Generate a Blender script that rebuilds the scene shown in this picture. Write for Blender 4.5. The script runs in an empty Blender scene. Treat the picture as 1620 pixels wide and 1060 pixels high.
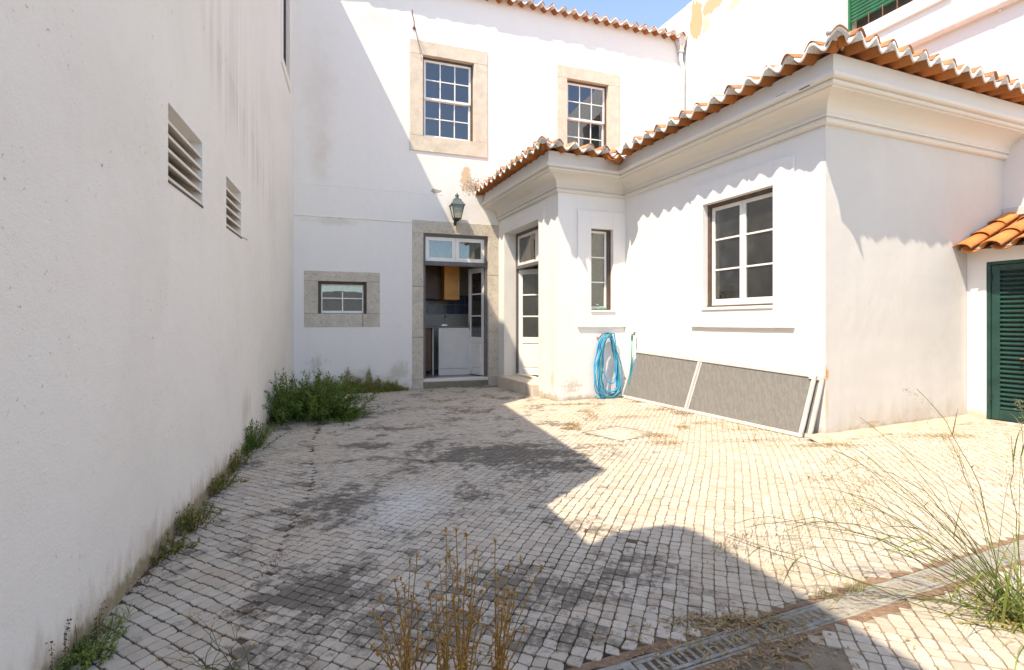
import bpy, bmesh, math, random
import numpy as np
from mathutils import Vector, Matrix, noise as mnoise

random.seed(7)
rng = np.random.default_rng(7)
scene = bpy.context.scene
COL = scene.collection

# ------------------------------------------------------------------ camera, sky, sun, exposure
EYE = 1.17            # camera height
FPX = 840.0           # focal length in pixels of the 1620 px wide photograph
CX, HY = 810.0, 510.0 # principal column and horizon row
cam = bpy.data.cameras.new("camera"); cam_o = bpy.data.objects.new("camera", cam); COL.objects.link(cam_o)
cam_o.location = (0, 0, EYE); cam_o.rotation_euler = (math.radians(90), 0, 0)
cam.sensor_width = 36; cam.lens = FPX / 1620 * 36; cam.shift_y = -(530 - HY) / 1620
cam.clip_start = 0.05; cam.clip_end = 500
scene.camera = cam_o

SUN = Vector((0.395, 0.50, -1.0)).normalized()      # the way the light travels
el = math.asin(-SUN.z)
world = bpy.data.worlds.new("World"); scene.world = world; world.use_nodes = True
wn = world.node_tree; bg = wn.nodes["Background"]
sky = wn.nodes.new("ShaderNodeTexSky"); sky.sky_type = 'NISHITA'; sky.sun_disc = False
sky.sun_elevation = el
sky.sun_rotation = math.atan2(-SUN.x, -SUN.y)
sky.air_density = 0.75; sky.dust_density = 0.3; sky.ozone_density = 3.0
wn.links.new(sky.outputs[0], bg.inputs[0]); bg.inputs[1].default_value = 0.15
sl = bpy.data.lights.new("sun", 'SUN'); so = bpy.data.objects.new("sun", sl); COL.objects.link(so)
sl.energy = 2.05; sl.angle = math.radians(0.5); sl.color = (1.0, 0.955, 0.885)
so.rotation_euler = SUN.to_track_quat('-Z', 'Y').to_euler(); so.location = (-6, -8, 20)
scene.view_settings.view_transform = 'Standard'; scene.view_settings.look = 'None'
scene.view_settings.gamma = 1; scene.view_settings.use_curve_mapping = False
scene.view_settings.exposure = 1.74
scene.view_settings.use_white_balance = True; scene.view_settings.white_balance_temperature = 8000; scene.view_settings.white_balance_tint = 11
scene.render.engine = 'CYCLES'
scene.cycles.max_bounces = 10; scene.cycles.diffuse_bounces = 6; scene.cycles.transparent_max_bounces = 12

# ------------------------------------------------------------------ materials
class NT:
    def __init__(s, name):
        s.m = bpy.data.materials.new(name); s.m.use_nodes = True
        s.t = s.m.node_tree; s.p = s.t.nodes["Principled BSDF"]; s.out = s.t.nodes["Material Output"]
        s.co = None
    def n(s, typ, **kw):
        nd = s.t.nodes.new(typ)
        for k, v in kw.items(): setattr(nd, k, v)
        return nd
    def put(s, sock, v):
        if isinstance(v, bpy.types.NodeSocket): s.t.links.new(v, sock)
        elif v is not None:
            if hasattr(sock.default_value, '__len__') and not hasattr(v, '__len__'): v = (v, v, v)
            if hasattr(sock.default_value, '__len__') and len(sock.default_value) == 4 and len(v) == 3: v = (*v, 1)
            sock.default_value = v
    def coord(s, kind='Object'):
        if s.co is None: s.co = s.n("ShaderNodeTexCoord")
        return s.co.outputs[kind]
    def mapping(s, vec, loc=(0, 0, 0), rot=(0, 0, 0), scale=(1, 1, 1)):
        nd = s.n("ShaderNodeMapping"); s.put(nd.inputs[0], vec)
        nd.inputs[1].default_value = loc; nd.inputs[2].default_value = rot; nd.inputs[3].default_value = scale
        return nd.outputs[0]
    def noise(s, vec, scale, detail=4, rough=0.55, dist=0.0):
        nd = s.n("ShaderNodeTexNoise"); s.put(nd.inputs["Vector"], vec)
        nd.inputs["Scale"].default_value = scale; nd.inputs["Detail"].default_value = detail
        nd.inputs["Roughness"].default_value = rough; nd.inputs["Distortion"].default_value = dist
        return nd.outputs[0]
    def math(s, op, a, b=0.0, clamp=False):
        nd = s.n("ShaderNodeMath", operation=op, use_clamp=clamp); s.put(nd.inputs[0], a); s.put(nd.inputs[1], b)
        return nd.outputs[0]
    def mr(s, v, a, b, c=0.0, d=1.0, smooth=True):
        nd = s.n("ShaderNodeMapRange"); nd.clamp = True
        if smooth: nd.interpolation_type = 'SMOOTHSTEP'
        s.put(nd.inputs[0], v)
        for i, q in enumerate((a, b, c, d)): nd.inputs[i + 1].default_value = q
        return nd.outputs[0]
    def mix(s, f, a, b, mode='MIX'):
        nd = s.n("ShaderNodeMix", data_type='RGBA', blend_type=mode); s.put(nd.inputs[0], f)
        s.put(nd.inputs[6], a); s.put(nd.inputs[7], b); return nd.outputs[2]
    def length(s, v):
        nd = s.n("ShaderNodeVectorMath", operation='LENGTH'); s.put(nd.inputs[0], v); return nd.outputs[1]
    def sep(s, v):
        nd = s.n("ShaderNodeSeparateXYZ"); s.put(nd.inputs[0], v); return nd.outputs
    def bump(s, h, strength=0.3, dist=0.01, normal=None):
        nd = s.n("ShaderNodeBump"); nd.inputs["Strength"].default_value = strength
        nd.inputs["Distance"].default_value = dist; s.put(nd.inputs["Height"], h)
        if normal is not None: s.put(nd.inputs["Normal"], normal)
        return nd.outputs[0]
    def fin(s, col, rough=0.9, nrm=None, metal=0.0, spec=0.3):
        s.put(s.p.inputs["Base Color"], col); s.put(s.p.inputs["Roughness"], rough)
        s.put(s.p.inputs["Metallic"], metal); s.put(s.p.inputs["Specular IOR Level"], spec)
        if nrm is not None: s.put(s.p.inputs["Normal"], nrm)
        return s.m

def stain_mask(t, vec, c, r, ns, lo, hi, amt, stretch=(1, 1, 1), w=0.6, flat=False):
    """an ellipse about c (x, z) of radii r, broken up by noise"""
    if flat: d = t.length(t.mapping(vec, loc=(-c[0] / r[0], -c[1] / r[1], 0), scale=(1 / r[0], 1 / r[1], 0)))
    else:    d = t.length(t.mapping(vec, loc=(-c[0] / r[0], 0, -c[1] / r[1]), scale=(1 / r[0], 0, 1 / r[1])))
    n = t.noise(t.mapping(vec, scale=stretch), ns, 6, 0.6, 0.3)
    v = t.math('ADD', n, t.math('MULTIPLY', t.math('SUBTRACT', 1.0, d), w))
    return t.mr(v, lo, hi, 0, amt)

def plaster(name, base=(0.80, 0.79, 0.77), stains=(), blotch=0.5, pit=0.0, streak=0.25, rough_bump=0.25, warm=(0.70, 0.66, 0.60), drips=None):
    t = NT(name); v = t.coord()
    b1 = t.mr(t.noise(v, 0.9, 7, 0.6, 0.4), 0.42, 0.75, 0, blotch)
    col = t.mix(b1, base, warm)
    s1 = t.mr(t.noise(t.mapping(v, scale=(7, 7, 0.35)), 1.0, 5, 0.6), 0.5, 0.8, 0, streak)
    col = t.mix(s1, col, tuple(x * 0.86 for x in base))
    for st in stains:
        m = stain_mask(t, v, st['c'], st['r'], st.get('ns', 4), st.get('lo', 0.75), st.get('hi', 0.95), st.get('amt', 0.8), st.get('st', (1, 1, 1)), st.get('w', 0.6))
        col = t.mix(m, col, st['col'])
    fine = t.noise(v, 90, 5, 0.7); mid = t.noise(v, 6, 5, 0.6)
    h = t.math('ADD', t.math('MULTIPLY', fine, 0.35), mid)
    nrm = t.bump(h, rough_bump, 0.02, t.bump(t.noise(v, 1.6, 3, .5), .22, .08))
    if drips:
        (ta, za), (tb, zb) = drips; k = (zb - za) / (tb - ta); sx = t.sep(v)
        wig = t.math('MULTIPLY', t.math('SUBTRACT', t.noise(v, 2.2, 4), .5), .5)
        d = t.math('ADD', t.math('SUBTRACT', t.math('SUBTRACT', sx[2], za), t.math('MULTIPLY', t.math('SUBTRACT', sx[0], ta), k)), wig)
        m = t.math('MULTIPLY', t.mr(d, -.75, .0, 0, 1), t.mr(d, .0, .10, 1, 0)); m2 = t.mr(d, 0, 1.6, 1, 0)
        m = t.math('MAXIMUM', m, t.math('MULTIPLY', m2, t.mr(d, -.5, 0, 0, .55)))
        m = t.math('MULTIPLY', m, t.math('MULTIPLY', t.mr(sx[0], ta - .5, ta + .1), t.mr(sx[0], tb + .1, tb + .6, 1, 0)))
        stn = t.noise(t.mapping(v, scale=(8, 8, .45)), 1.0, 5, .6)
        col = t.mix(t.math('MULTIPLY', m, t.mr(stn, .40, .72, 0, .45)), col, (0.40, 0.34, 0.27))
    if pit > 0:
        p = t.noise(v, 38, 3, 0.6, 0.5)
        zone = t.mr(t.noise(v, 1.7, 4, 0.6), 0.45, 0.62)
        pm = t.math('MULTIPLY', t.mr(p, 0.655, 0.70), zone)
        col = t.mix(t.math('MULTIPLY', pm, pit), col, (0.40, 0.36, 0.31))
        nrm = t.bump(t.math('SUBTRACT', 1.0, pm), 0.5, 0.006, nrm)
    return t.fin(col, 0.93, nrm, spec=0.15)

def simple(name, col, rough=0.6, var=0.15, ns=12, bump=0.15, metal=0.0, spec=0.4, dist=0.004):
    t = NT(name); v = t.coord()
    n = t.noise(v, ns, 6, 0.6)
    c = t.mix(t.mr(n, 0.3, 0.75), tuple(min(1, x * (1 + var)) for x in col), tuple(x * (1 - var) for x in col))
    return t.fin(c, rough, t.bump(t.noise(v, ns * 5, 4, 0.6), bump, dist), metal, spec)

def stone_mat(name, base, dark, veins=0.5):
    t = NT(name); v = t.coord()
    r = t.n("ShaderNodeObjectInfo").outputs["Random"]
    off = t.n("ShaderNodeVectorMath", operation='ADD'); t.put(off.inputs[0], v)
    cmb = t.n("ShaderNodeCombineXYZ"); t.put(cmb.inputs[0], t.math('MULTIPLY', r, 17)); t.put(off.inputs[1], cmb.outputs[0]); v2 = off.outputs[0]
    n1 = t.noise(v2, 5, 8, 0.65, 0.6); n2 = t.noise(v2, 26, 6, 0.7, 0.4); n3 = t.noise(v2, 70, 3, 0.6)
    col = t.mix(t.mr(n1, 0.35, 0.7), base, tuple(x * 0.8 for x in base))
    col = t.mix(t.mr(n2, 0.50, 0.70, 0, veins), col, dark); col = t.mix(t.mr(t.noise(v2, 3.1, 8, .7, 1.2), .56, .64, 0, veins * .6), col, tuple((x + y) / 2 for x, y in zip(base, dark)))
    col = t.mix(t.mr(n3, 0.66, 0.72, 0, 0.7), col, tuple(x * 0.5 for x in dark))
    col = t.mix(t.math('MULTIPLY', r, 0.2), col, tuple(x * 0.75 for x in base))
    h = t.math('ADD', t.math('MULTIPLY', n2, 0.6), t.math('MULTIPLY', n3, 0.4))
    return t.fin(col, 0.85, t.bump(h, 0.5, 0.01), spec=0.2)

def terracotta(name, base, dirt=0.3):
    t = NT(name); v = t.coord(); r = t.n("ShaderNodeObjectInfo").outputs["Random"]
    col = t.mix(r, tuple(x * 0.78 for x in base), tuple(min(1, x * 1.22) for x in base))
    g = t.n("ShaderNodeNewGeometry").outputs["Position"]
    col = t.mix(t.mr(t.noise(g, 22, 6, 0.65), 0.5, 0.72, 0, dirt), col, (0.50, 0.42, 0.34))
    col = t.mix(t.mr(t.noise(g, 9, 5, 0.65), 0.52, 0.75, 0, dirt), col, (0.16, 0.10, 0.07))
    return t.fin(col, 0.85, t.bump(t.noise(g, 120, 4, 0.6), 0.25, 0.004), spec=0.2)

def glass_mat(name, tint=(0.75, 0.8, 0.78), refl=0.14, dust=0.08):
    t = NT(name); t.t.nodes.remove(t.p)
    tr = t.n("ShaderNodeBsdfTransparent"); tr.inputs[0].default_value = (*tint, 1)
    gl = t.n("ShaderNodeBsdfGlossy"); gl.inputs[0].default_value = (1, 1, 1, 1); gl.inputs["Roughness"].default_value = 0.015
    v = t.coord(); t.put(gl.inputs["Normal"], t.bump(t.noise(v, 3.5, 2, 0.5), 0.03, 0.02))
    fr = t.n("ShaderNodeFresnel"); fr.inputs[0].default_value = 1.55
    fac = t.math('ADD', t.math('MULTIPLY', fr.outputs[0], 1.3), refl, True)
    mx = t.n("ShaderNodeMixShader"); t.put(mx.inputs[0], fac)
    t.t.links.new(tr.outputs[0], mx.inputs[1]); t.t.links.new(gl.outputs[0], mx.inputs[2])
    df = t.n("ShaderNodeBsdfDiffuse"); df.inputs[0].default_value = (0.6, 0.6, 0.55, 1)
    m2 = t.n("ShaderNodeMixShader"); t.put(m2.inputs[0], t.mr(t.noise(v, 7, 6, 0.7), 0.4, 0.8, dust * 0.3, dust))
    t.t.links.new(mx.outputs[0], m2.inputs[1]); t.t.links.new(df.outputs[0], m2.inputs[2])
    t.t.links.new(m2.outputs[0], t.out.inputs[0]); return t.m

def leaf_mat(name, a, b, rough=0.6):
    t = NT(name); g = t.n("ShaderNodeNewGeometry")
    n = t.noise(g.outputs["Position"], 35, 3, 0.6)
    f = t.math('ADD', t.math('MULTIPLY', g.outputs["Random Per Island"], 0.75), t.math('MULTIPLY', n, 0.25))
    col = t.mix(f, a, b)
    t.fin(col, rough, spec=0.25)
    tl = t.n("ShaderNodeBsdfTranslucent"); t.put(tl.inputs[0], col)
    mx = t.n("ShaderNodeMixShader"); mx.inputs[0].default_value = 0.25
    t.t.links.new(t.p.outputs[0], mx.inputs[1]); t.t.links.new(tl.outputs[0], mx.inputs[2]); t.t.links.new(mx.outputs[0], t.out.inputs[0])
    return t.m

# ------------------------------------------------------------------ plan of the place (metres)
K = 0.78
def q(x, y): return Vector((x * K, y * K))
C0, C1, C2, C3, C4, CT = q(-.307, 12.9), q(.872, 10.03), q(2.25, 10.6), q(3.89, 6.59), q(6.60, 7.70), q(7.47, 8.06)
ML = q(-4.66, 11.34)
A = Vector((.411, -1)).normalized(); B = Vector((1, .411)).normalized(); MB = Vector((1, .359)).normalized()
LD = Vector((-.297, 1)).normalized()
GS = 0.0164
def gz(x, y=0): return GS * x

class Frame:
    """a vertical wall plane: x to the right seen from outside, y into the wall, z up"""
    def __init__(s, o, d):
        s.o = Vector(o); s.d = Vector(d).normalized(); s.ang = math.atan2(s.d.y, s.d.x); s.n = Vector((-s.d.y, s.d.x))
    def at(s, px, py, depth=0.0):
        r = Vector(((px - CX) / FPX, 1.0)); o = s.o + s.n * depth
        k = o.dot(s.n) / r.dot(s.n); p = r * k
        return (p - o).dot(s.d), EYE + (HY - py) / FPX * k
    def rect(s, xl, xr, ytl, ytr, ybl, ybr, depth=0.0):
        a = s.at(xl, ytl, depth); b = s.at(xr, ytr, depth); c = s.at(xl, ybl, depth); d = s.at(xr, ybr, depth)
        return a[0], b[0], (c[1] + d[1]) / 2, (a[1] + b[1]) / 2
    def P(s, t, n, z): p = s.o + s.d * t + s.n * n; return Vector((p.x, p.y, z))
    def M(s, t=0, n=0, z=0): return Matrix.Translation(s.P(t, n, z)) @ Matrix.Rotation(s.ang, 4, 'Z')
MW = Frame(ML, MB); DF = Frame(C0, A); RF = Frame(C1, B); AF = Frame(C2, A); BF = Frame(C3, B); SH = Frame(C4, A)
T0 = CT - A * 9.0; TW = Frame(T0, A)
L0 = ML - LD * 16.0; LW = Frame(L0, LD)
def lt(Y_old): return (Y_old * K - L0.y) / LD.y        # left-wall station of a depth
def ground(px, py):
    s = (px - CX) / FPX; dy = (py - HY) / FPX
    Y = EYE / (dy + GS * s); return Vector((s * Y, Y, GS * s * Y))

# ------------------------------------------------------------------ object helpers
def tag(o, label=None, cat=None, group=None, kind=None):
    if label: o['label'] = label
    if cat: o['category'] = cat
    if group: o['group'] = group
    if kind: o['kind'] = kind
    return o
def empty(name, loc, label=None, cat=None, group=None, kind=None, rz=0):
    o = bpy.data.objects.new(name, None); COL.objects.link(o); o.location = loc; o.rotation_euler = (0, 0, rz)
    o.empty_display_size = .2; return tag(o, label, cat, group, kind)
def world_m(o): return (world_m(o.parent) @ o.matrix_basis) if o.parent else o.matrix_basis.copy()
def link(name, me, mat, parent=None, M=None):
    o = bpy.data.objects.new(name, me); COL.objects.link(o)
    if mat is not None and len(me.materials) == 0: me.materials.append(mat)
    M = M or Matrix.Identity(4)
    if parent: o.parent = parent; o.matrix_basis = world_m(parent).inverted() @ M
    else: o.matrix_basis = M
    return o
class G:
    """collects faces into one mesh"""
    def __init__(s): s.v = []; s.f = []; s.mi = []; s.cur = 0
    def add(s, vs, fs):
        b = len(s.v); s.v += [tuple(x) for x in vs]; s.f += [tuple(i + b for i in f) for f in fs]; s.mi += [s.cur] * len(fs); return s
    def quad(s, a, b, c, d): return s.add([a, b, c, d], [(0, 1, 2, 3)])
    def box(s, x0, x1, y0, y1, z0, z1, bev=0.0):
        if bev <= 0:
            return s.add([(x0,y0,z0),(x1,y0,z0),(x1,y1,z0),(x0,y1,z0),(x0,y0,z1),(x1,y0,z1),(x1,y1,z1),(x0,y1,z1)],
                         [(0,3,2,1),(4,5,6,7),(0,1,5,4),(1,2,6,5),(2,3,7,6),(3,0,4,7)])
        bm = bmesh.new(); bmesh.ops.create_cube(bm, size=1)
        for v in bm.verts:
            v.co = Vector(((x0+x1)/2 + v.co.x*(x1-x0), (y0+y1)/2 + v.co.y*(y1-y0), (z0+z1)/2 + v.co.z*(z1-z0)))
        bmesh.ops.bevel(bm, geom=list(bm.edges), offset=bev, segments=1, affect='EDGES')
        bm.verts.index_update(); s.add([v.co.copy() for v in bm.verts], [[v.index for v in f.verts] for f in bm.faces]); bm.free(); return s
    def tube(s, pts, r, n=6, cap=True):
        pts = [Vector(p) for p in pts]; rs = r if hasattr(r, '__len__') else [r] * len(pts)
        vs = []; fs = []; up = Vector((0, 0, 1)); prev = None
        for i, p in enumerate(pts):
            d = (pts[min(i+1, len(pts)-1)] - pts[max(i-1, 0)])
            d = d.normalized() if d.length > 1e-9 else Vector((0, 0, 1))
            if prev is None:
                a = d.cross(up if abs(d.z) < .9 else Vector((1, 0, 0))).normalized()
            else:
                a = (prev - d * prev.dot(d)); a = a.normalized() if a.length > 1e-6 else d.orthogonal().normalized()
            prev = a; b = d.cross(a)
            for k in range(n):
                w = 2 * math.pi * k / n; vs.append(p + (a * math.cos(w) + b * math.sin(w)) * rs[i])
        for i in range(len(pts) - 1):
            for k in range(n):
                fs.append((i*n+k, i*n+(k+1) % n, (i+1)*n+(k+1) % n, (i+1)*n+k))
        if cap: fs.append(tuple(range(n-1, -1, -1))); fs.append(tuple((len(pts)-1)*n+k for k in range(n)))
        return s.add(vs, fs)
    def lathe(s, prof, cx, cy, n=12, rot=0.0):
        vs = []; fs = []
        for r, z in prof:
            for k in range(n):
                w = 2*math.pi*k/n + rot; vs.append((cx + r*math.cos(w), cy + r*math.sin(w), z))
        for i in range(len(prof)-1):
            for k in range(n): fs.append((i*n+k, i*n+(k+1) % n, (i+1)*n+(k+1) % n, (i+1)*n+k))
        fs.append(tuple(range(n-1, -1, -1))); fs.append(tuple((len(prof)-1)*n+k for k in range(n)))
        return s.add(vs, fs)
    def mesh(s, name, smooth=False):
        me = bpy.data.meshes.new(name); me.from_pydata(s.v, [], s.f)
        if any(s.mi): me.polygons.foreach_set('material_index', s.mi)
        if smooth: me.polygons.foreach_set('use_smooth', [True] * len(me.polygons))
        me.update(); return me
    def build(s, name, mat, parent=None, M=None, smooth=False):
        return link(name, s.mesh(name, smooth), mat, parent, M)
def box_obj(name, mat, parent, M, x0, x1, y0, y1, z0, z1, bev=0.0):
    return G().box(x0, x1, y0, y1, z0, z1, bev).build(name, mat, parent, M)

def wall_geo(g, t0, t1, z0, z1, holes, thick=0.25, back=True, reveal=True):
    ts = sorted({t0, t1, *[h[0] for h in holes], *[h[1] for h in holes]}); zs = sorted({z0, z1, *[h[2] for h in holes], *[h[3] for h in holes]})
    ts = [a for a in ts if t0 <= a <= t1]; zs = [a for a in zs if z0 <= a <= z1]
    for a, b in zip(ts, ts[1:]):
        for c, d in zip(zs, zs[1:]):
            m, k = (a+b)/2, (c+d)/2
            if any(h[0] < m < h[1] and h[2] < k < h[3] for h in holes): continue
            g.quad((a, 0, c), (b, 0, c), (b, 0, d), (a, 0, d))
            if back and a >= t0 and b <= t1:
                a2, b2 = max(a, t0 + thick * 1.3), min(b, t1 - thick * 1.3)
                if b2 > a2: g.quad((b2, thick, c), (a2, thick, c), (a2, thick, d), (b2, thick, d))
    if reveal:
        for a, b, c, d in holes:
            g.quad((a, 0, c), (a, 0, d), (a, thick, d), (a, thick, c)); g.quad((b, 0, d), (b, 0, c), (b, thick, c), (b, thick, d))
            g.quad((a, 0, d), (b, 0, d), (b, thick, d), (a, thick, d)); g.quad((b, 0, c), (a, 0, c), (a, thick, c), (b, thick, c))
    return g

# ------------------------------------------------------------------ shared materials
OCHRE_STAIN = (0.60, 0.48, 0.34); DIRT = (0.34, 0.30, 0.24); MOSS = (0.20, 0.20, 0.09); MOULD = (0.42, 0.40, 0.38)
m_tile_under = terracotta("terracotta_channel", (0.36, 0.125, 0.035), 0.10)
m_tile_cap = terracotta("terracotta_cap", (0.48, 0.20, 0.09), 0.5)
m_tile_shed = terracotta("terracotta_orange", (0.52, 0.20, 0.06), 0.35)
def mortar_mat():
    t = NT("whitewashed_mortar"); g = t.n("ShaderNodeNewGeometry").outputs["Position"]
    col = t.mix(t.mr(t.noise(g, 30, 6, 0.7), 0.52, 0.72, 0, 0.7), (0.80, 0.78, 0.74), (0.36, 0.33, 0.29))
    col = t.mix(t.mr(t.noise(g, 60, 4, 0.6), 0.58, 0.66, 0, 0.6), col, (0.50, 0.24, 0.12))
    return t.fin(col, 0.9, t.bump(t.noise(g, 60, 5, 0.7), 0.6, 0.01), spec=0.15)
m_mortar = mortar_mat()
m_white = simple("white_window_paint", (0.80, 0.785, 0.75), 0.45, 0.05, 6, 0.08)
m_brown = simple("brown_frame_paint", (0.10, 0.068, 0.05), 0.55, 0.25, 14, 0.2)
m_grey_frame = simple("grey_brown_door_frame", (0.13, 0.12, 0.12), 0.5, 0.15, 12, 0.15)
m_glass = glass_mat("window_glass", (0.60, 0.66, 0.62), 0.05, 0.09)
m_glass_sky = glass_mat("window_glass_clean", (0.40, 0.45, 0.5), 0.05, 0.02)
m_stone = stone_mat("limestone", (0.68, 0.60, 0.49), (0.46, 0.36, 0.26), 0.35)
m_stone_old = stone_mat("weathered_limestone", (0.60, 0.54, 0.45), (0.28, 0.235, 0.18), 0.75)
m_step_stone = stone_mat("mossy_step_stone", (0.26, 0.23, 0.17), (0.08, 0.075, 0.045), 0.8)
m_cornice = plaster("cornice_plaster", (0.71, 0.68, 0.625), (), 0.35, 0, 0.15, 0.12, (0.63, 0.58, 0.50))
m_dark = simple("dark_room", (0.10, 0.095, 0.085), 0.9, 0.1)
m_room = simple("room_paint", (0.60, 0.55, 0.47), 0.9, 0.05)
m_green = simple("dark_green_paint", (0.014, 0.055, 0.046), 0.42, 0.3, 5, 0.12)
m_shutter = simple("green_roller_shutter", (0.018, 0.13, 0.06), 0.5, 0.15, 8, 0.1)
m_iron = simple("dark_green_iron", (0.025, 0.04, 0.035), 0.5, 0.3, 30, 0.2, 0.3)
m_iron_roof = simple("verdigris_metal", (0.10, 0.135, 0.12), 0.55, 0.3, 30, 0.2, 0.3)
m_pvc = simple("white_plastic_pipe", (0.76, 0.74, 0.71), 0.4, 0.06, 9, 0.05)
m_rust = simple("rusty_steel", (0.22, 0.12, 0.07), 0.8, 0.4, 40, 0.3, 0.3)
m_cement = simple("cement", (0.30, 0.28, 0.245), 0.95, 0.15, 14, 0.5, dist=0.01)
m_soil = simple("brown_soil", (0.17, 0.105, 0.06), 1.0, 0.35, 18, 0.9, spec=0.1, dist=0.02)

# ------------------------------------------------------------------ GROUND
pav_stain = [  # px, py, rx, ry (m), strength : lichen and soot patches on the stones
    (800, 718, 1.5, 0.8, 1.0), (880, 735, .6, .5, .9), (585, 705, .55, .30, .9), (540, 800, .55, .8, .85), (700, 645, 1.6, .25, .45),
    (500, 940, .5, .55, .9), (680, 990, .9, .35, .75), (830, 930, .8, .45, .75), (900, 1000, .5, .3, .6), (1000, 900, .5, .5, .55), (760, 612, .9, .25, .9)]
def cobble_mat():
    t = NT("limestone_cobble"); g = t.n("ShaderNodeNewGeometry"); pos = g.outputs["Position"]
    at = t.n("ShaderNodeAttribute"); at.attribute_name = "tint"; tint = at.outputs["Fac"]
    col = t.mix(tint, (0.56, 0.495, 0.41), (0.43, 0.37, 0.295))
    col = t.mix(t.mr(tint, 0.93, 0.97), col, (0.45, 0.36, 0.28))
    col = t.mix(t.mr(t.noise(pos, 1.3, 5, 0.6), 0.42, 0.66, 0, 0.35), col, (0.54, 0.42, 0.30))
    fine = t.noise(pos, 85, 5, 0.7); grit = t.noise(pos, 28, 6, 0.72)
    col = t.mix(t.mr(grit, .46, .66, 0, .38), col, (0.36, 0.315, 0.255))
    big = t.noise(pos, 1.9, 8, 0.68, 0.3)
    zone = None
    for px, py, rx, ry, a in pav_stain:
        c = ground(px, py)
        m = stain_mask(t, pos, (c.x, c.y), (rx * K, ry * K), 5, 0.50, 0.92, a, (1, 1, 1), 0.55, True)
        zone = m if zone is None else t.math('MAXIMUM', zone, m)
    gen = t.mr(big, 0.44, 0.66, 0, 0.75)
    sx = t.sep(pos)
    left = t.mr(t.math('SUBTRACT', sx[0], t.math('MULTIPLY', sx[1], 0.10)), -0.2, 1.6, 1.0, 0.12)   # the right side is swept and clean
    z = t.math('MAXIMUM', zone, t.math('MULTIPLY', gen, left))
    pat = t.math('ADD', t.math('MULTIPLY', grit, 0.75), t.math('MULTIPLY', fine, 0.35))
    pat = t.math('ADD', pat, t.math('MULTIPLY', tint, 0.13)); pat = t.math('ADD', pat, t.math('MULTIPLY', t.math('SUBTRACT', t.noise(pos, 9, 6, .7), .5), .45))
    dk = t.math('MULTIPLY', t.mr(t.math('ADD', pat, t.math('MULTIPLY', z, 0.32)), 0.65, 0.90), t.mr(z, 0.02, 0.45, 0, .95))
    col = t.mix(t.math('MULTIPLY', z, .36), col, (0.285, 0.245, 0.195)); col = t.mix(t.math('MULTIPLY', dk, .88), col, (0.125, 0.108, 0.086))
    col = t.mix(t.mr(t.noise(pos, 140, 3, 0.6), 0.62, 0.7, 0, 0.35), col, (0.16, 0.14, 0.12))
    wc = ground(640, 800); wh = t.math('MAXIMUM', t.mr(t.noise(pos, 2.6, 8, 0.7, 0.8), 0.60, 0.70, 0, 0.5), stain_mask(t, pos, (wc.x, wc.y), (.42, .85), 22, .60, 1.05, .65, (1, 1, 1), .6, True))
    col = t.mix(wh, col, (0.64, 0.61, 0.57))
    h = t.math('ADD', grit, t.math('MULTIPLY', fine, 0.5))
    return t.fin(col, 0.85, t.bump(h, 0.55, 0.006), spec=0.2)
m_cobble = cobble_mat()
def joint_mat():
    t = NT("earth_joints"); pos = t.n("ShaderNodeNewGeometry").outputs["Position"]
    col = t.mix(t.mr(t.noise(pos, 3, 6, 0.6), 0.4, 0.65), (0.15, 0.11, 0.075), (0.06, 0.045, 0.032))
    sx = t.sep(pos)
    r = t.mr(t.math('SUBTRACT', sx[0], t.math('MULTIPLY', sx[1], 0.05)), 0.2, 1.4)
    col = t.mix(r, col, t.mix(t.mr(t.noise(pos, 5, 5, .6), .4, .7), (0.40, 0.335, 0.255), (0.25, 0.19, 0.14)))
    col = t.mix(t.mr(t.noise(pos, 4, 6, 0.65), 0.60, 0.72, 0, 0.7), col, (0.10, 0.10, 0.035))
    return t.fin(col, 1.0, t.bump(t.noise(pos, 60, 6, 0.7), 0.8, 0.02), spec=0.1)
m_joint = joint_mat()
g = G(); R = 60
g.quad((-R, -R, -R*GS-.0052), (R, -R, R*GS-.0052), (R, R, R*GS-.0052), (-R, R, -R*GS-.0052))
gr = g.build("ground", m_joint); tag(gr, kind='structure')

DR0 = ground(996, 1043).xy; DRD = B.copy(); DRN = Vector((-B.y, B.x))      # drain line (far edge)
DRW = 0.118
mh = [ground(919, 682).xy, ground(978, 671).xy, ground(1048, 687).xy, ground(974, 703).xy]
mhc = sum(mh, Vector((0, 0))) / 4
mh_ax = ((mh[1] - mh[0]).normalized() + (mh[2] - mh[3]).normalized()).normalized(); mh_h = 0.265
def vis(x, y, marg=40):
    if y < 0.3: return False
    u = CX + FPX * x / y; w = HY + FPX * (EYE - gz(x)) / y
    return -marg < u < 1620 + marg and w < 1060 + marg

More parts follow.
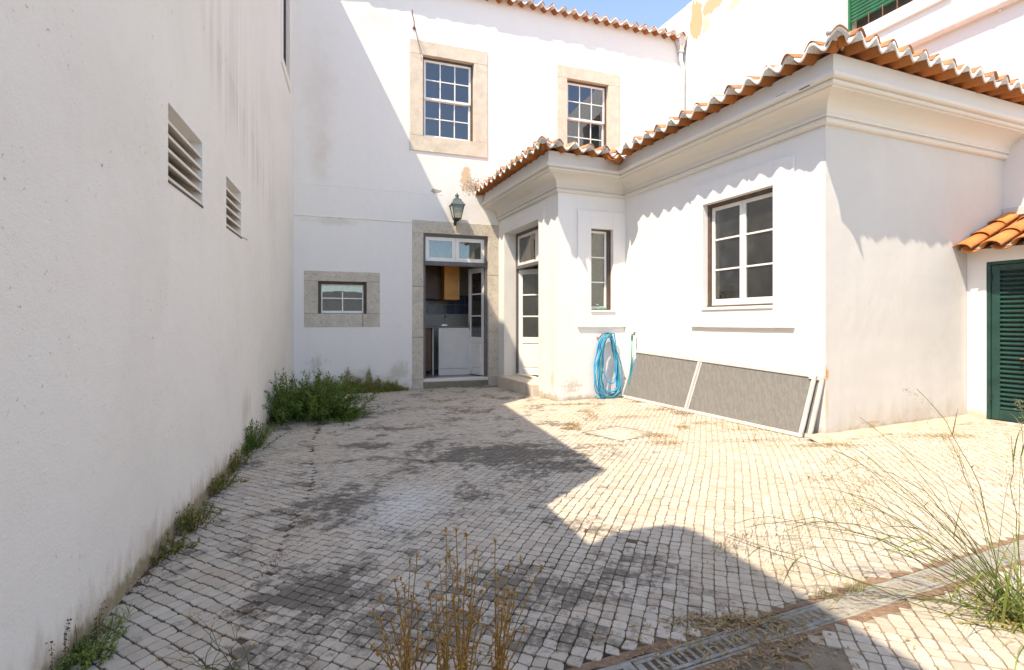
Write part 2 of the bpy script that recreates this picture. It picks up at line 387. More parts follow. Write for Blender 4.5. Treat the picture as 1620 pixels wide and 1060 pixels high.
def in_court(x, y, e=0.02):
    p = Vector((x, y))
    if (p - L0).dot(LW.n) > -min(e, .002): return False
    if (p - ML).dot(MW.n) > -e: return False
    # annex footprint
    def behind(F): return (p - F.o).dot(F.n) > -e
    if behind(BF) and behind(AF): return False
    if behind(DF) and behind(RF) : return False
    if behind(AF) and behind(RF): return False
    if behind(SH) : return False
    return True
GA = math.atan2(.393, 1)
def make_stones():
    cells = []
    S = 0.0545
    for zone, ang, sz in (('main', -GA, S), ('strip', -GA - math.radians(9), S * 1.16)):
        ca, sa = math.cos(ang), math.sin(ang)
        n = 230
        U, V = np.meshgrid(np.arange(-n, n + 1), np.arange(-n, n + 1), indexing='ij')
        # rows run along v; every other row slips a little, rows wander
        fu = U.astype(float); fv = V.astype(float)
        jx = rng.normal(0, .045, U.shape); jy = rng.normal(0, .05, U.shape)
        wob = 0.35 * np.sin(fv * .09 + fu * .013) + 0.22 * np.sin(fu * .17 + 1.3) * np.sin(fv * .05)
        wob2 = 0.30 * np.sin(fu * .08 + 2.1) + 0.2 * np.sin(fv * .13 + fu * .04)
        uu = (fu + jx + wob) * sz; vv = (fv + jy + wob2) * sz
        X = uu * ca - vv * sa + .3; Y = uu * sa + vv * ca + 4.4
        c = np.stack([np.stack([X[:-1, :-1], Y[:-1, :-1]], -1), np.stack([X[1:, :-1], Y[1:, :-1]], -1),
                      np.stack([X[1:, 1:], Y[1:, 1:]], -1), np.stack([X[:-1, 1:], Y[:-1, 1:]], -1)], -2).reshape(-1, 4, 2)
        # slip within rows: shift the v position of alternate columns
        par = (np.arange(c.shape[0]) // (2 * n)) % 2
        slip = rng.uniform(-.10, .10, 2 * n)[(np.arange(c.shape[0]) // (2 * n))]
        d = np.array([-sa, ca]) * sz
        c = c + (slip[:, None, None] * d[None, None, :])
        m = c.mean(1)
        # distance from the left wall
        dl = -((m[:, 0] - L0.x) * LW.n.x + (m[:, 1] - L0.y) * LW.n.y)
        lim = 0.62 + 0.05 * np.sin(m[:, 1] * 2)
        ok = (dl >= lim) if zone == 'main' else ((dl < lim - .01) & (dl > .0))
        ok &= (m[:, 1] > 0.75) & (m[:, 1] < 11.2) & (m[:, 0] > -4.3) & (m[:, 0] < 6.6)
        ok &= np.abs(m[:, 0]) < m[:, 1] * 1.06 + .5
        c = c[ok]; m = m[ok]
        keep = []
        for i, (x, y) in enumerate(m):
            if not in_court(x, y, .04): continue
            p = Vector((x, y)); r = (p - DR0); a = r.dot(DRN)
            if -DRW - .045 < a < .04: continue
            if a <= -DRW and r.dot(DRD) < .66 + .16 * mnoise.noise((x * 5, y * 5, 0)) + a * .15: continue   # bare earth beside the drain
            w = p - mhc; u1 = abs(w.dot(mh_ax)); u2 = abs(w.dot(Vector((-mh_ax.y, mh_ax.x))))
            if max(u1, u2) < mh_h + .03: continue
            # cement band along the foot of the right-hand annex wall
            if -(p - BF.o).dot(BF.n) < .16 + .1 * mnoise.noise((x * 2, y * 2, 3)) and (p - BF.o).dot(BF.d) > -.1: continue
            keep.append(i)
        cells.append(c[keep])
    return np.concatenate(cells)
stones = make_stones()
def stone_arrays(c):
    n = len(c); m = c.mean(1, keepdims=True)
    near = np.clip((3.4 - m[:, 0, 0] * .9 - m[:, 0, 1] * .45) / 2.0, 0, 1)       # the joints have opened up towards the left front
    shr = (rng.uniform(.905, .955, n) - .035 * near * rng.random(n))[:, None, None]
    o4 = m + (c - m) * shr + rng.normal(0, .0009, (n, 4, 2))
    cut = rng.uniform(.05, .16, (n, 4, 1))
    nxt = np.roll(o4, -1, 1); prv = np.roll(o4, 1, 1)
    o = np.stack([o4 + (prv - o4) * cut, o4 + (nxt - o4) * cut], 2).reshape(n, 8, 2)
    mm = m[:, 0]
    base = GS * mm[:, 0] + rng.normal(0, .0010, n) + .0030 * np.sin(mm[:, 0] * 2.3) * np.sin(mm[:, 1] * 1.7)
    tilt = rng.normal(0, .012, (n, 2))
    def z(pts, off): return base[:, None] + ((pts - m) * tilt[:, None, :]).sum(-1) + off
    inner = m + (o - m) * .94
    V = np.concatenate([np.concatenate([o, (base[:, None] - .018 + 0 * o[..., 0])[..., None]], -1),
                        np.concatenate([o, z(o, -.0016)[..., None]], -1),
                        np.concatenate([inner, z(inner, 0)[..., None]], -1)], 1)      # n,24,3
    f = []
    for lv in (0, 8): f += [(lv + k, lv + (k + 1) % 8, lv + 8 + (k + 1) % 8, lv + 8 + k) for k in range(8)]
    f += [(16, 17, 18, 19), (16, 19, 20, 23), (20, 21, 22, 23)]
    F = (np.array(f)[None] + (np.arange(n) * 24)[:, None, None]).reshape(-1, 4)
    tint = np.repeat(rng.random(n) ** 1.4, 19)
    return V.reshape(-1, 3), F, tint
def stone_mesh(name, c):
    V, F, tint = stone_arrays(c)
    me = bpy.data.meshes.new(name); me.vertices.add(len(V)); me.vertices.foreach_set('co', V.ravel())
    me.loops.add(F.size); me.loops.foreach_set('vertex_index', F.ravel().astype(np.int32))
    me.polygons.add(len(F)); me.polygons.foreach_set('loop_start', np.arange(0, F.size, 4, dtype=np.int32)); me.polygons.foreach_set('loop_total', np.full(len(F), 4, dtype=np.int32)); me.polygons.foreach_set('use_smooth', np.zeros(len(F), bool))
    a = me.attributes.new("tint", 'FLOAT', 'FACE'); a.data.foreach_set('value', tint)
    me.update(); me.validate(); return me
cen = stones.mean(1)
inview = np.array([vis(x, y, -5) for x, y in cen])
order = np.argsort(np.where(inview, cen[:, 1], 99))[:300]
sel = np.zeros(len(stones), bool); sel[order] = True
pv = link("paving", stone_mesh("paving_far", stones[~sel]), m_cobble); pv.name = "paving_stones"
paving = empty("paving", (0, 0, 0), kind='structure')
pv.parent = paving; tag(pv, kind='stuff')
for i in np.where(sel)[0]:
    link("cobblestone", stone_mesh("cobblestone", stones[i:i+1]), m_cobble, paving)

# cement band at the foot of the annex wall
g = G(); pts = []
for i in range(26):
    t = -.25 + i * .125; w = .17 + .05 * math.sin(i * 1.3) + .03 * math.sin(i * 2.9)
    a = BF.P(t, .02, 0); b = BF.P(t, -w, 0); a.z = gz(a.x) + .05; b.z = gz(b.x) - .006; mid = BF.P(t, -w * .5, 0); mid.z = gz(mid.x) + .012
    pts += [a, mid, b]
for i in range(25):
    for j in range(2): g.add([pts[i*3+j], pts[i*3+j+1], pts[i*3+j+4], pts[i*3+j+3]], [(0, 1, 2, 3)])
o = g.build("cement_strip", simple("dusty_cement", (0.46, 0.38, 0.29), 1, .2, 10, .6, dist=.01)); tag(o, kind='structure')

# ------------------------------------------------------------------ LEFT BUILDING
v1 = LW.rect(266, 320, 163.5, 224.5, 284.8, 326.5); v2 = LW.rect(358, 381.5, 275, 307.5, 356, 377)
lw_win = (LW.at(446, 30)[0], LW.at(456.5, 30)[0], LW.at(446.5, 92)[1], LW.at(446.5, 92)[1] + 1.55)
def ldrip(px, py): a = LW.at(px, py); return (a[0], a[1])
left_stains = [
    dict(c=(LW.at(300, 700)[0], 0.0), r=(8.5, .26), col=(0.44, 0.36, 0.27), ns=6, st=(2.2, 1, .8), lo=.60, hi=1.15, amt=.8),
    dict(c=(LW.at(300, 700)[0], 0.0), r=(8.5, .10), col=(0.24, 0.20, 0.12), ns=14, st=(1.5, 1, 1), lo=.62, hi=1.0, amt=.85),
    dict(c=(LW.at(390, 600)[0], 0.35), r=(.5, .5), col=(0.50, 0.40, 0.30), ns=2, st=(12, 1, .8), lo=.80, hi=1.1, amt=.5),
]
m_left = plaster("left_wall_plaster", (0.80, 0.77, 0.72), left_stains, 0.5, 0.9, 0.22, 0.65, (0.69, 0.655, 0.60), drips=(ldrip(335, 40), ldrip(428, 300)))
left = empty("left_building", (L0.x, L0.y, 0), "tall blank grey-white building closing the courtyard on the left, two louvred vents", "building", rz=LW.ang)
g = G(); LT = 16.0
wall_geo(g, 0, LT + .3, -.4, 4.10, [v1, v2], .25)
prof = [(0, 4.10), (0, 5.34), (lt(.25), 5.36), (lt(.42), 5.33), (lt(.56), 5.22), (lt(.66), 5.02), (lt(.70), 4.70), (lt(.72), 4.13),
        (lt(1.72), 4.13), (lt(1.80), 5.48), (lt(4.4), 5.68), (lt(6.05), 5.80), (lt(6.20), 6.9), (lt(7.0), 7.75), (lt(8.0), 8.10), (LT + .3, 8.10), (LT + .3, 4.10)]
# upper part, with the high window cut as its own column of quads
w0, w1, wz0, wz1 = lw_win
def top_at(t):
    for (a, za), (b, zb) in zip(prof[1:-1], prof[2:]):
        if a <= t <= b and b > a: return za + (zb - za) * (t - a) / (b - a)
    return 8.1
xs = sorted({p[0] for p in prof} | {w0, w1})
for a, b in zip(xs, xs[1:]):
    if b - a < 1e-6: continue
    za, zb = top_at(a + 1e-5), top_at(b - 1e-5)
    if w0 <= (a + b) / 2 <= w1:
        for yy in (0, .25):
            g.quad((a, yy, 4.10), (b, yy, 4.10), (b, yy, wz0), (a, yy, wz0)); g.quad((a, yy, wz1), (b, yy, wz1), (b, yy, zb), (a, yy, za))
    else:
        for yy in (0, .25): g.quad((a, yy, 4.10), (b, yy, 4.10), (b, yy, zb), (a, yy, za))
    g.quad((a, 0, za), (b, 0, zb), (b, .25, zb), (a, .25, za))
for t, zl, zh in ((lt(.72), 4.10, 4.13), (0, -.4, 5.34)): g.quad((t, 0, zl), (t, 0, zh), (t, .25, zh), (t, .25, zl))
g.quad((w0, 0, wz0), (w0, 0, wz1), (w0, .25, wz1), (w0, .25, wz0)); g.quad((w1, 0, wz0), (w1, 0, wz1), (w1, .25, wz1), (w1, .25, wz0))
g.quad((w0, 0, wz0), (w1, 0, wz0), (w1, .25, wz0), (w0, .25, wz0)); g.quad((w0, 0, wz1), (w1, 0, wz1), (w1, .25, wz1), (w0, .25, wz1))
g.build("wall", m_left, left, LW.M())
m_vent = plaster("vent_plaster", (0.72, 0.67, 0.60), (), .6, 0, .3, .3, (0.50, 0.42, 0.33))
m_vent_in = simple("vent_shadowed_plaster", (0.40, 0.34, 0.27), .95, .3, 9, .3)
for (a, b, c, d) in (v1, v2):
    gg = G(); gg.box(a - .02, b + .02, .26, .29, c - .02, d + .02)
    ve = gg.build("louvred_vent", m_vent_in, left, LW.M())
    n = 5; hgt = d - c
    for k in range(n):
        z = c + hgt * (0.02 + k * .182)
        s = G(); th = .018
        s.add([(a, .004, z), (b, .004, z), (b, .004, z + th), (a, .004, z + th), (a, .17, z + .10), (b, .17, z + .10), (b, .17, z + .10 + th), (a, .17, z + .10 + th)],
              [(0, 1, 2, 3), (4, 7, 6, 5), (3, 2, 6, 7), (0, 4, 5, 1), (0, 3, 7, 4), (1, 5, 6, 2)])
        s.build("slat", m_vent, ve, LW.M())
    G().box(a + .0, b + .012, -.004, .02, c - .012, c + .003).build("sill", m_dark, ve, LW.M())
G().tube([LW.P(v2[1] - .01, -.005, v2[2] + .0), LW.P(v2[1] + .06, -.02, v2[2] + .0), LW.P(v2[1] + .13, -.03, v2[2] - .005)], .003, 5).build("wire", m_rust, left)
gw = G(); gw.box(w0, w0 + .05, .035, .09, wz0, wz1); gw.box(w1 - .05, w1, .035, .09, wz0, wz1); gw.box(w0 + .05, w1 - .05, .035, .09, wz0, wz0 + .05); gw.box(w0 + .05, w1 - .05, .035, .09, wz1 - .05, wz1)
wo = gw.build("window", m_brown, left, LW.M())
G().box(w0 + .05, w1 - .05, .06, .065, wz0 + .05, wz1 - .05).build("pane", m_dark, wo, LW.M())
gs = G(); sw = .13
gs.box(w0 - sw, w0 - .002, -.02, .03, wz0 - sw, wz1 + sw, .003); gs.box(w1 + .002, w1 + sw, -.02, .03, wz0 - sw, wz1 + sw, .003); gs.box(w0 - .002, w1 + .002, -.02, .03, wz0 - sw, wz0 - .002, .003)
gs.build("window_surround", m_left, left, LW.M())
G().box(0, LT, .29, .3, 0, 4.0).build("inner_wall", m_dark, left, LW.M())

# invented wall out of view behind the camera, added to dim the sky light
g = G(); g.box(-9, 16, -6.4, -6.0, -.5, 2.6); rwall = g.build("added_rear_wall", m_left); tag(rwall, "plain rendered wall added unseen behind the camera to cut sky light", "wall")
# ------------------------------------------------------------------ windows
def bars(g, x0, x1, z0, z1, y0, y1, fw, cols, rows, mw, fb=None):
    """a sash: outer ring and glazing bars, butted end to end"""
    fb = fb or fw
    g.box(x0, x0 + fw, y0, y1, z0, z1, .002); g.box(x1 - fw, x1, y0, y1, z0, z1, .002)
    g.box(x0 + fw, x1 - fw, y0, y1, z1 - fw, z1, .002); g.box(x0 + fw, x1 - fw, y0, y1, z0, z0 + fb, .002)
    cells = []; W = (x1 - x0 - 2*fw - (cols-1)*mw) / cols; H = (z1 - z0 - fw - fb - (rows-1)*mw) / rows
    for i in range(cols):
        xa = x0 + fw + i * (W + mw)
        if i: g.box(xa - mw, xa, y0 + .004, y1 - .004, z0 + fb, z1 - fw)
        for j in range(rows):
            za = z0 + fb + j * (H + mw)
            if j: g.box(xa, xa + W, y0 + .006, y1 - .006, za - mw, za)
            cells.append((xa, xa + W, za, za + H))
    return cells
def window_ring(g, r, y0, y1, w, wb=None):
    a, b, c, d = r; wb = w if wb is None else wb
    g.box(a, a + w, y0, y1, c, d, .002); g.box(b - w, b, y0, y1, c, d, .002); g.box(a + w, b - w, y0, y1, d - w, d, .002)
    if wb > 0: g.box(a + w, b - w, y0, y1, c, c + wb, .002)

# ------------------------------------------------------------------ MAIN HOUSE
W1o = MW.rect(648, 770.7, 62.6, 81.7, 238.4, 249.2); W1 = MW.rect(668.9, 749.6, 87.5, 99.9, 216.2, 223.8)
W2o = list(MW.rect(880.9, 979.8, 102.5, 118.9, 238.4, 249.2)); W2 = list(MW.rect(896.9, 962.2, 124, 134.9, 216, 224))
W2o[2] = W1o[2]; W2[2] = W1[2]
SWo = MW.rect(481, 601, 428.4, 431.1, 518.8, 515.9); SW = MW.rect(503.1, 580.2, 444.7, 445.7, 496.8, 496.0)
KDo = MW.rect(652.3, 788, 349.4, 354.8, 616, 608); KD = MW.rect(669.6, 772.3, 368.6, 373.6, 600, 597)
KDo = (KDo[0], KDo[1], -.35, KDo[3])
MWL = (CT - A * 9 - ML).dot(MB) ; 
# station where the tall building's wall meets the main wall
kk = ((T0 - ML).dot(Vector((A.y, -A.x)))) / (MB.dot(Vector((A.y, -A.x)))); MEND = kk
tE, zE = MW.at(958, 40)
def mst(px, py): return MW.at(px, py)
main_stains = [
    dict(c=mst(560, 618), r=(1.5, .42), col=(0.47, 0.43, 0.34), ns=4, lo=.50, hi=.95, amt=.75, w=.65),
    dict(c=mst(560, 618), r=(1.3, .26), col=(0.24, 0.215, 0.10), ns=8, lo=.60, hi=.95, amt=.9, w=.65),
    dict(c=mst(500, 580), r=(.40, .50), col=(0.50, 0.46, 0.39), ns=12, lo=.80, hi=1.1, amt=.6, st=(1.2, 1, .9)),
    dict(c=mst(632, 585), r=(.35, .30), col=(0.50, 0.46, 0.34), ns=6, lo=.72, hi=1.0, amt=.6),
    dict(c=mst(505, 150), r=(.40, 1.5), col=(0.64, 0.55, 0.49), ns=3.5, lo=.50, hi=1.15, amt=.42),
    dict(c=mst(507, 245), r=(.30, .6), col=(0.64, 0.55, 0.44), ns=5, lo=.55, hi=1.15, amt=.45),
    dict(c=mst(525, 350), r=(.8, .10), col=(0.58, 0.52, 0.42), ns=5, lo=.62, hi=1.0, amt=.5, st=(1, 1, .5)),
    dict(c=mst(738, 284), r=(.15, .30), col=(0.58, 0.42, 0.26), ns=6, lo=.60, hi=.72, amt=.9),
    dict(c=mst(748, 300), r=(.55, .30), col=(0.60, 0.46, 0.32), ns=9, lo=.86, hi=.95, amt=.75),
    dict(c=mst(752, 296), r=(.60, .40), col=(0.28, 0.22, 0.17), ns=24, lo=.80, hi=.92, amt=.8, w=.50),
    dict(c=mst(690, 303), r=(.15, .06), col=(0.34, 0.29, 0.25), ns=16, lo=.66, hi=.76, amt=.9),
    dict(c=mst(660, 605), r=(.14, .5), col=(0.40, 0.36, 0.27), ns=10, lo=.6, hi=1.0, amt=.7),
    dict(c=mst(600, 30), r=(.7, .35), col=(0.60, 0.58, 0.55), ns=4, lo=.78, hi=.95, amt=.5, st=(5, 1, 1)),
]
m_main = plaster("main_wall_plaster", (0.78, 0.75, 0.705), main_stains, 0.28, 0, 0.15, 0.18, (0.72, 0.68, 0.66))
house = empty("main_house", (ML.x, ML.y, 0), "white two-storey house with stone-framed windows and kitchen door at the back", "house", rz=MW.ang)
EZ = zE + .06
g = G(); wall_geo(g, -.05, MEND + .3, -.4, EZ + .02, [W1o, tuple(W2o), SWo, KDo], .28); g.build("wall", m_main, house, MW.M())
# string course ledge
z_led = (MW.at(468, 341)[1] + MW.at(652, 350)[1]) / 2; tk = MW.at(652, 350)[0]
G().box(.003, tk, -.014, .0, z_led - .012, z_led + .012, .003).build("string_course", m_main, house, MW.M())
z_c2 = MW.at(600, 300)[1]
G().box(.003, MW.at(700, 300)[0], -.004, .0, z_c2 - .006, z_c2 + .006, .002).build("plaster_crack_band", m_main, house, MW.M())
def surround(parent, F, o, i, mat, yf=-.018, yb=.2, blocks=None, name="surround_stone"):
    a, b, c, d = o; e, f, gg, h = i; gp = .0025
    def blk(x0, x1, z0, z1): box_obj(name, mat, parent, F.M(), x0, x1, yf + random.uniform(-.002, .002), yb, z0, z1, .004)
    blk(a, b, h, d)                                   # lintel
    nb = blocks or (1, 1)
    for (x0, x1, n) in ((a, e, nb[0]), (f, b, nb[1])):
        cuts = [gg] + [gg + (h - gg) * (k / n + random.uniform(-.06, .06)) for k in range(1, n)] + [h]
        for z0, z1 in zip(cuts, cuts[1:]): blk(x0, x1, z0 + gp, z1 - gp)
    if c is not None and c < gg - .01: return blk
    return blk
b_ = surround(house, MW, W1o, W1, m_stone); b_(W1o[0], W1o[1], W1o[2], W1[2])
b_ = surround(house, MW, W2o, W2, m_stone); b_(W2o[0], W2o[1], W2o[2], W2[2])
b_ = surround(house, MW, SWo, SW, m_stone_old, -.006); xm = SWo[0] + (SWo[1] - SWo[0]) * .765
b_(SWo[0], xm - .003, SWo[2], SW[2]); b_(xm + .003, SWo[1], SWo[2], SW[2])
surround(house, MW, KDo, KD, m_stone_old, -.012, .16, (3, 3))
for (x0, x1) in ((KDo[0], KD[0]), (KD[1], KDo[1])): box_obj("surround_stone", m_stone_old, house, MW.M(), x0, x1, -.016, .16, -.35, KD[2] - .003, .005)

def sash_window(parent, F, r, depth):
    """two sliding sashes, six panes each, in a brown box frame"""
    a, b, c, d = r; g = G(); window_ring(g, r, depth - .02, depth + .10, .03); w = g.build("window", m_brown, parent, F.M())
    mid = (c + d) / 2 - .01; x0, x1 = a + .032, b - .032
    for (z0, z1, y) in ((mid - .012, d - .032, depth + .0), (c + .032, mid + .018, depth + .035)):
        g = G(); cells = bars(g, x0, x1, z0, z1, y, y + .032, .040, 3, 2, .019, .042 if y == depth else .042)
        g.build("sash", m_white, w, F.M())
        for (xa, xb, za, zb) in cells: box_obj("pane", m_glass_sky, w, F.M(), xa, xb, y + .014, y + .018, za, zb)
    return w
sash_window(house, MW, W1, .095); sash_window(house, MW, W2, .095)
g = G(); window_ring(g, SW, .06, .16, .047, .006); wsm = g.build("window", m_brown, house, MW.M())
g = G(); cells = bars(g, SW[0] + .049, SW[1] - .049, SW[2] + .008, SW[3] - .049, .09, .125, .022, 2, 2, .018, .045); g.build("sash", m_white, wsm, MW.M())
for c in cells: box_obj("pane", m_glass, wsm, MW.M(), c[0], c[1], .105, .109, c[2], c[3])

# kitchen door
kd0, kd1, kz0, kz1 = KD[0], KD[1], MW.at(720, 598)[1], KD[3]
ztr = MW.at(720, 416.5)[1]
g = G(); window_ring(g, (kd0, kd1, kz0, kz1), .05, .16, .05, 0)
g.box(kd0 + .05, kd1 - .05, .045, .16, ztr - .035, ztr + .03, .004)
g.box(kd0 + .001, kd1 - .001, .03, .05, ztr - .05, ztr - .036, .002)
dframe = g.build("door_frame", m_grey_frame, house, MW.M())
xm = (kd0 + kd1) / 2
for (xa, xb) in ((kd0 + .052, xm - .001), (xm + .001, kd1 - .052)):
    g = G(); cells = bars(g, xa, xb, ztr + .032, kz1 - .052, .075, .115, .068, 1, 1, .02); fl = g.build("fanlight", m_white, dframe, MW.M())
    c = cells[0]; box_obj("pane", m_glass, dframe, MW.M(), c[0], c[1], .09, .094, c[2], c[3])
def door_leaf(parent, F, hinge_t, hinge_n, ang, width, z0, z1, flip, glass, handle=True, panes=3, panel=.30):
    """a glazed leaf in its own frame, turned about the hinge"""
    M = F.M(hinge_t, hinge_n, 0) @ Matrix.Rotation(ang, 4, 'Z')
    s = -1 if flip else 1
    def bx(g, x0, x1, *r): g.box(min(s*x0, s*x1), max(s*x0, s*x1), *r)
    H = z1 - z0; zp = z0 + H * panel; st = .085
    g = G(); th = .038
    bx(g, 0, st, 0, th, z0, z1, .003); bx(g, width - st, width, 0, th, z0, z1, .003)
    bx(g, st, width - st, 0, th, z1 - .09, z1, .003); bx(g, st, width - st, 0, th, zp, zp + .11, .003); bx(g, st, width - st, 0, th, z0, z0 + .11, .003)
    bx(g, st, width - st, .012, th - .012, z0 + .11, zp, .0)
    bx(g, st + .03, width - st - .03, .004, th - .004, z0 + .14, zp - .03, .006)
    gh = (z1 - .09 - (zp + .11) - (panes - 1) * .026) / panes
    for k in range(1, panes): zz = zp + .11 + k * (gh + .026); bx(g, st, width - st, .005, th - .005, zz - .026, zz, .002)
    leaf = g.build("door", m_white, parent, M)
    for k in range(panes):
        zz = zp + .11 + k * (gh + .026); g = G(); bx(g, st, width - st, th / 2 - .002, th / 2 + .002, zz, zz + gh); g.build("pane", glass, leaf, M)
    if handle:
        g = G(); hx = s * (width - .045); zc = z0 + H * .46
        g.box(hx - .015, hx + .015, -.006, 0, zc - .09, zc + .07, .002); g.tube([(hx, -.004, zc), (hx, -.05, zc), (hx - s * .09, -.05, zc)], .008, 6)
        g.build("handle", simple("steel_handle", (.45, .43, .4), .35, .1, 20, .1, .9), leaf, M)
    return leaf
LWd = (kd1 - kd0) / 2 - .052
door_leaf(house, MW, kd1 - .055, .12, -math.radians(74), LWd, kz0 + .012, ztr - .04, True, m_glass)
door_leaf(house, MW, kd0 + .055, .14, math.radians(100), LWd, kz0 + .012, ztr - .04, False, m_glass)
box_obj("threshold", m_cornice, house, MW.M(), kd0 + .004, kd1 - .004, -.02, .16, kz0 - .055, kz0, .006)
box_obj("threshold", m_step_stone, house, MW.M(), kd0 + .002, kd1 - .002, -.03, .16, -.35, kz0 - .058, .008)

# kitchen behind the door
fl = kz0 - .01
m_floor_in = simple("kitchen_floor", (0.24, 0.22, 0.20), .4, .15, 6, .05)
room = G(); ra, rb, rd = kd0 - 2.3, kd1 + .35, 1.75
box_obj("kitchen_floor", m_floor_in, house, MW.M(), ra, rb, .16, rd, fl - .05, fl)
box_obj("kitchen_wall", m_room, house, MW.M(), ra, rb, rd, rd + .05, fl, 2.75)
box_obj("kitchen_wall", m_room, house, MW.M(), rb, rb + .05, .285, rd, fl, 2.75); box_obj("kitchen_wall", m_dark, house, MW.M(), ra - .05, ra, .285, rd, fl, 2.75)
box_obj("kitchen_ceiling", m_room, house, MW.M(), ra, rb, .285, rd, 2.75, 2.8)
# rooms upstairs and behind
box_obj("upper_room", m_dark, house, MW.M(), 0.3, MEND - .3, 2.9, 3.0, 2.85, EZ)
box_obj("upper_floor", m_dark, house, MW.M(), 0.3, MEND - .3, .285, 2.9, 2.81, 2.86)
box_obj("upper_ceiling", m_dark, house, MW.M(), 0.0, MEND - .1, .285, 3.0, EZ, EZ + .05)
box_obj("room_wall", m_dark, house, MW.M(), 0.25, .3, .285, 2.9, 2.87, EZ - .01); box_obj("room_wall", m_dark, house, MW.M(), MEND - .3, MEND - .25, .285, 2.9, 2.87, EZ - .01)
m_curtain = simple("pale_curtain", (0.50, 0.50, 0.47), .9, .15, 9, .4)
def curtain(F, parent, a, b, c, d, y, wave=.02, mat=None):
    g = G(); n = 30; vs = []
    for i in range(n + 1):
        t = a + (b - a) * i / n; yy = y + wave * math.sin(i * 1.35) + wave * .4 * math.sin(i * 3.1)
        vs += [(t, yy, c), (t, yy, d)]
    g.add(vs, [(2*i, 2*i+2, 2*i+3, 2*i+1) for i in range(n)]); o = g.build("curtain", mat or m_curtain, parent, F.M(), True); return o
m_frost = simple("frosted_backing", (0.36, 0.39, 0.36), .8, .1, 20, .2)
curtain(MW, house, SW[0], SW[1], SW[2], SW[3], .22, .006, m_frost)
curtain(MW, house, W2[0] + .0, W2[1], W2[2], W2[3], .35, .02)
curtain(MW, house, W1[0], W1[0] + .3, W1[2], W1[3], .35, .02)
curtain(MW, house, kd0 + .05, kd1 - .05, ztr + .04, kz1 - .05, .27, .006, simple("fanlight_curtain", (.42, .42, .40), .9, .1, 20, .2))

def inner_at(px, py, depth): return MW.at(px, py, depth)
m_cab = simple("orange_wood_cabinet", (0.66, 0.30, 0.06), .4, .15, 4, .05)
m_cab_dark = simple("brown_wood_cabinet", (0.085, 0.03, 0.014), .4, .3, 4, .05)
m_counter = simple("white_counter_panel", (0.62, 0.60, 0.56), .5, .05, 4, .05)
m_tile_navy = None
cd = .62
ca_, cz = inner_at(694, 516, cd); cb_, _ = inner_at(748, 516, cd); cl_, _ = inner_at(672, 516, cd)
Mk = MW.M()
kc = empty("kitchen_counter", MW.P((ca_ + cb_) / 2, cd + .3, fl), "white kitchen counter seen through the open back door", "counter", rz=MW.ang)
box_obj("side_panel", m_counter, kc, Mk, ca_, cb_ + .5, cd, cd + .03, fl + .13, cz - .035, .003)
box_obj("plinth", m_counter, kc, Mk, ca_, cb_ + .5, cd + .004, cd + .03, fl + .002, fl + .125, .002)
box_obj("worktop", simple("dark_worktop", (.13, .12, .115), .3, .1, 30), kc, Mk, cl_ - .7, cb_ + .52, cd - .012, cd + .58, cz - .03, cz, .004)
box_obj("cabinet_door", m_cab_dark, kc, Mk, cl_ - .65, ca_ - .12, cd + .12, cd + .14, fl + .1, cz - .04, .003)
box_obj("cabinet_side", m_counter, kc, Mk, ca_ - .1, ca_ - .08, cd + .1, cd + .5, fl + .0, cz - .04, .002)
yb = rd - .03
tapx = inner_at(703, 500, cd + .35)[0]
tg = G(); tg.tube([(tapx, cd + .36, cz), (tapx, cd + .36, cz + .16), (tapx, cd + .33, cz + .20), (tapx, cd + .26, cz + .21), (tapx, cd + .21, cz + .17)], .010, 8); tg.box(tapx - .06, tapx + .06, cd + .34, cd + .38, cz, cz + .035, .006)
o = tg.build("kitchen_tap", simple("chrome", (.7, .7, .7), .15, .02, 9, 0, 1.0), None, Mk); tag(o, "chrome swan-neck tap on the kitchen worktop behind the open door", "tap")
# upper cabinet
ua, uz0 = inner_at(703, 474, .95); ub, _ = inner_at(727, 474, .95)
uc = empty("kitchen_cabinet", MW.P(ua, 1.2, uz0), "orange wooden wall cabinet above the kitchen worktop inside the doorway", "cabinet", rz=MW.ang)
box_obj("end_panel", m_cab, uc, Mk, ua, ub, .95, rd - .01, uz0, 2.70, .003)
for k in range(3): box_obj("cabinet_door", m_cab_dark, uc, Mk, ua - .36 * (k + 1) + .004, ua - .36 * k - .004, 1.25, 1.27, uz0 + .02, 2.68, .004)
g = G(); g.tube([(ub - .03, .93, uz0 + .12), (ub - .03, .915, uz0 + .14), (ub - .03, .915, uz0 + .34), (ub - .03, .93, uz0 + .36)], .006, 6); g.build("handle", m_white, uc, Mk)
# blue and white wall tiles
def navy():
    t = NT("blue_white_tile"); v = t.coord()
    w = t.n("ShaderNodeTexWave"); w.inputs["Scale"].default_value = 22; w.inputs["Distortion"].default_value = 9; t.put(w.inputs["Vector"], v)
    return t.fin(t.mix(t.mr(w.outputs[1], .62, .72), (0.012, 0.018, 0.06), (0.30, 0.34, 0.45)), .15, spec=.5)
m_navy = navy()
splash = empty("tile_splashback", MW.P(cl_ + .3, rd, 1.2), "two rows of navy patterned wall tiles behind the kitchen worktop", "tiles", rz=MW.ang)
tz0 = inner_at(710, 497, rd)[1]; tz1 = inner_at(710, 467, rd)[1]; ts_ = (tz1 - tz0) / 2
me = G().box(.003, ts_ - .003, -.012, 0, .003, ts_ - .003, .002).mesh("tile")
for i in range(13):
    for j in range(2):
        link("tile", me, m_navy, splash, MW.M(cl_ - .35 + i * ts_, rd - .001, tz0 + j * ts_))

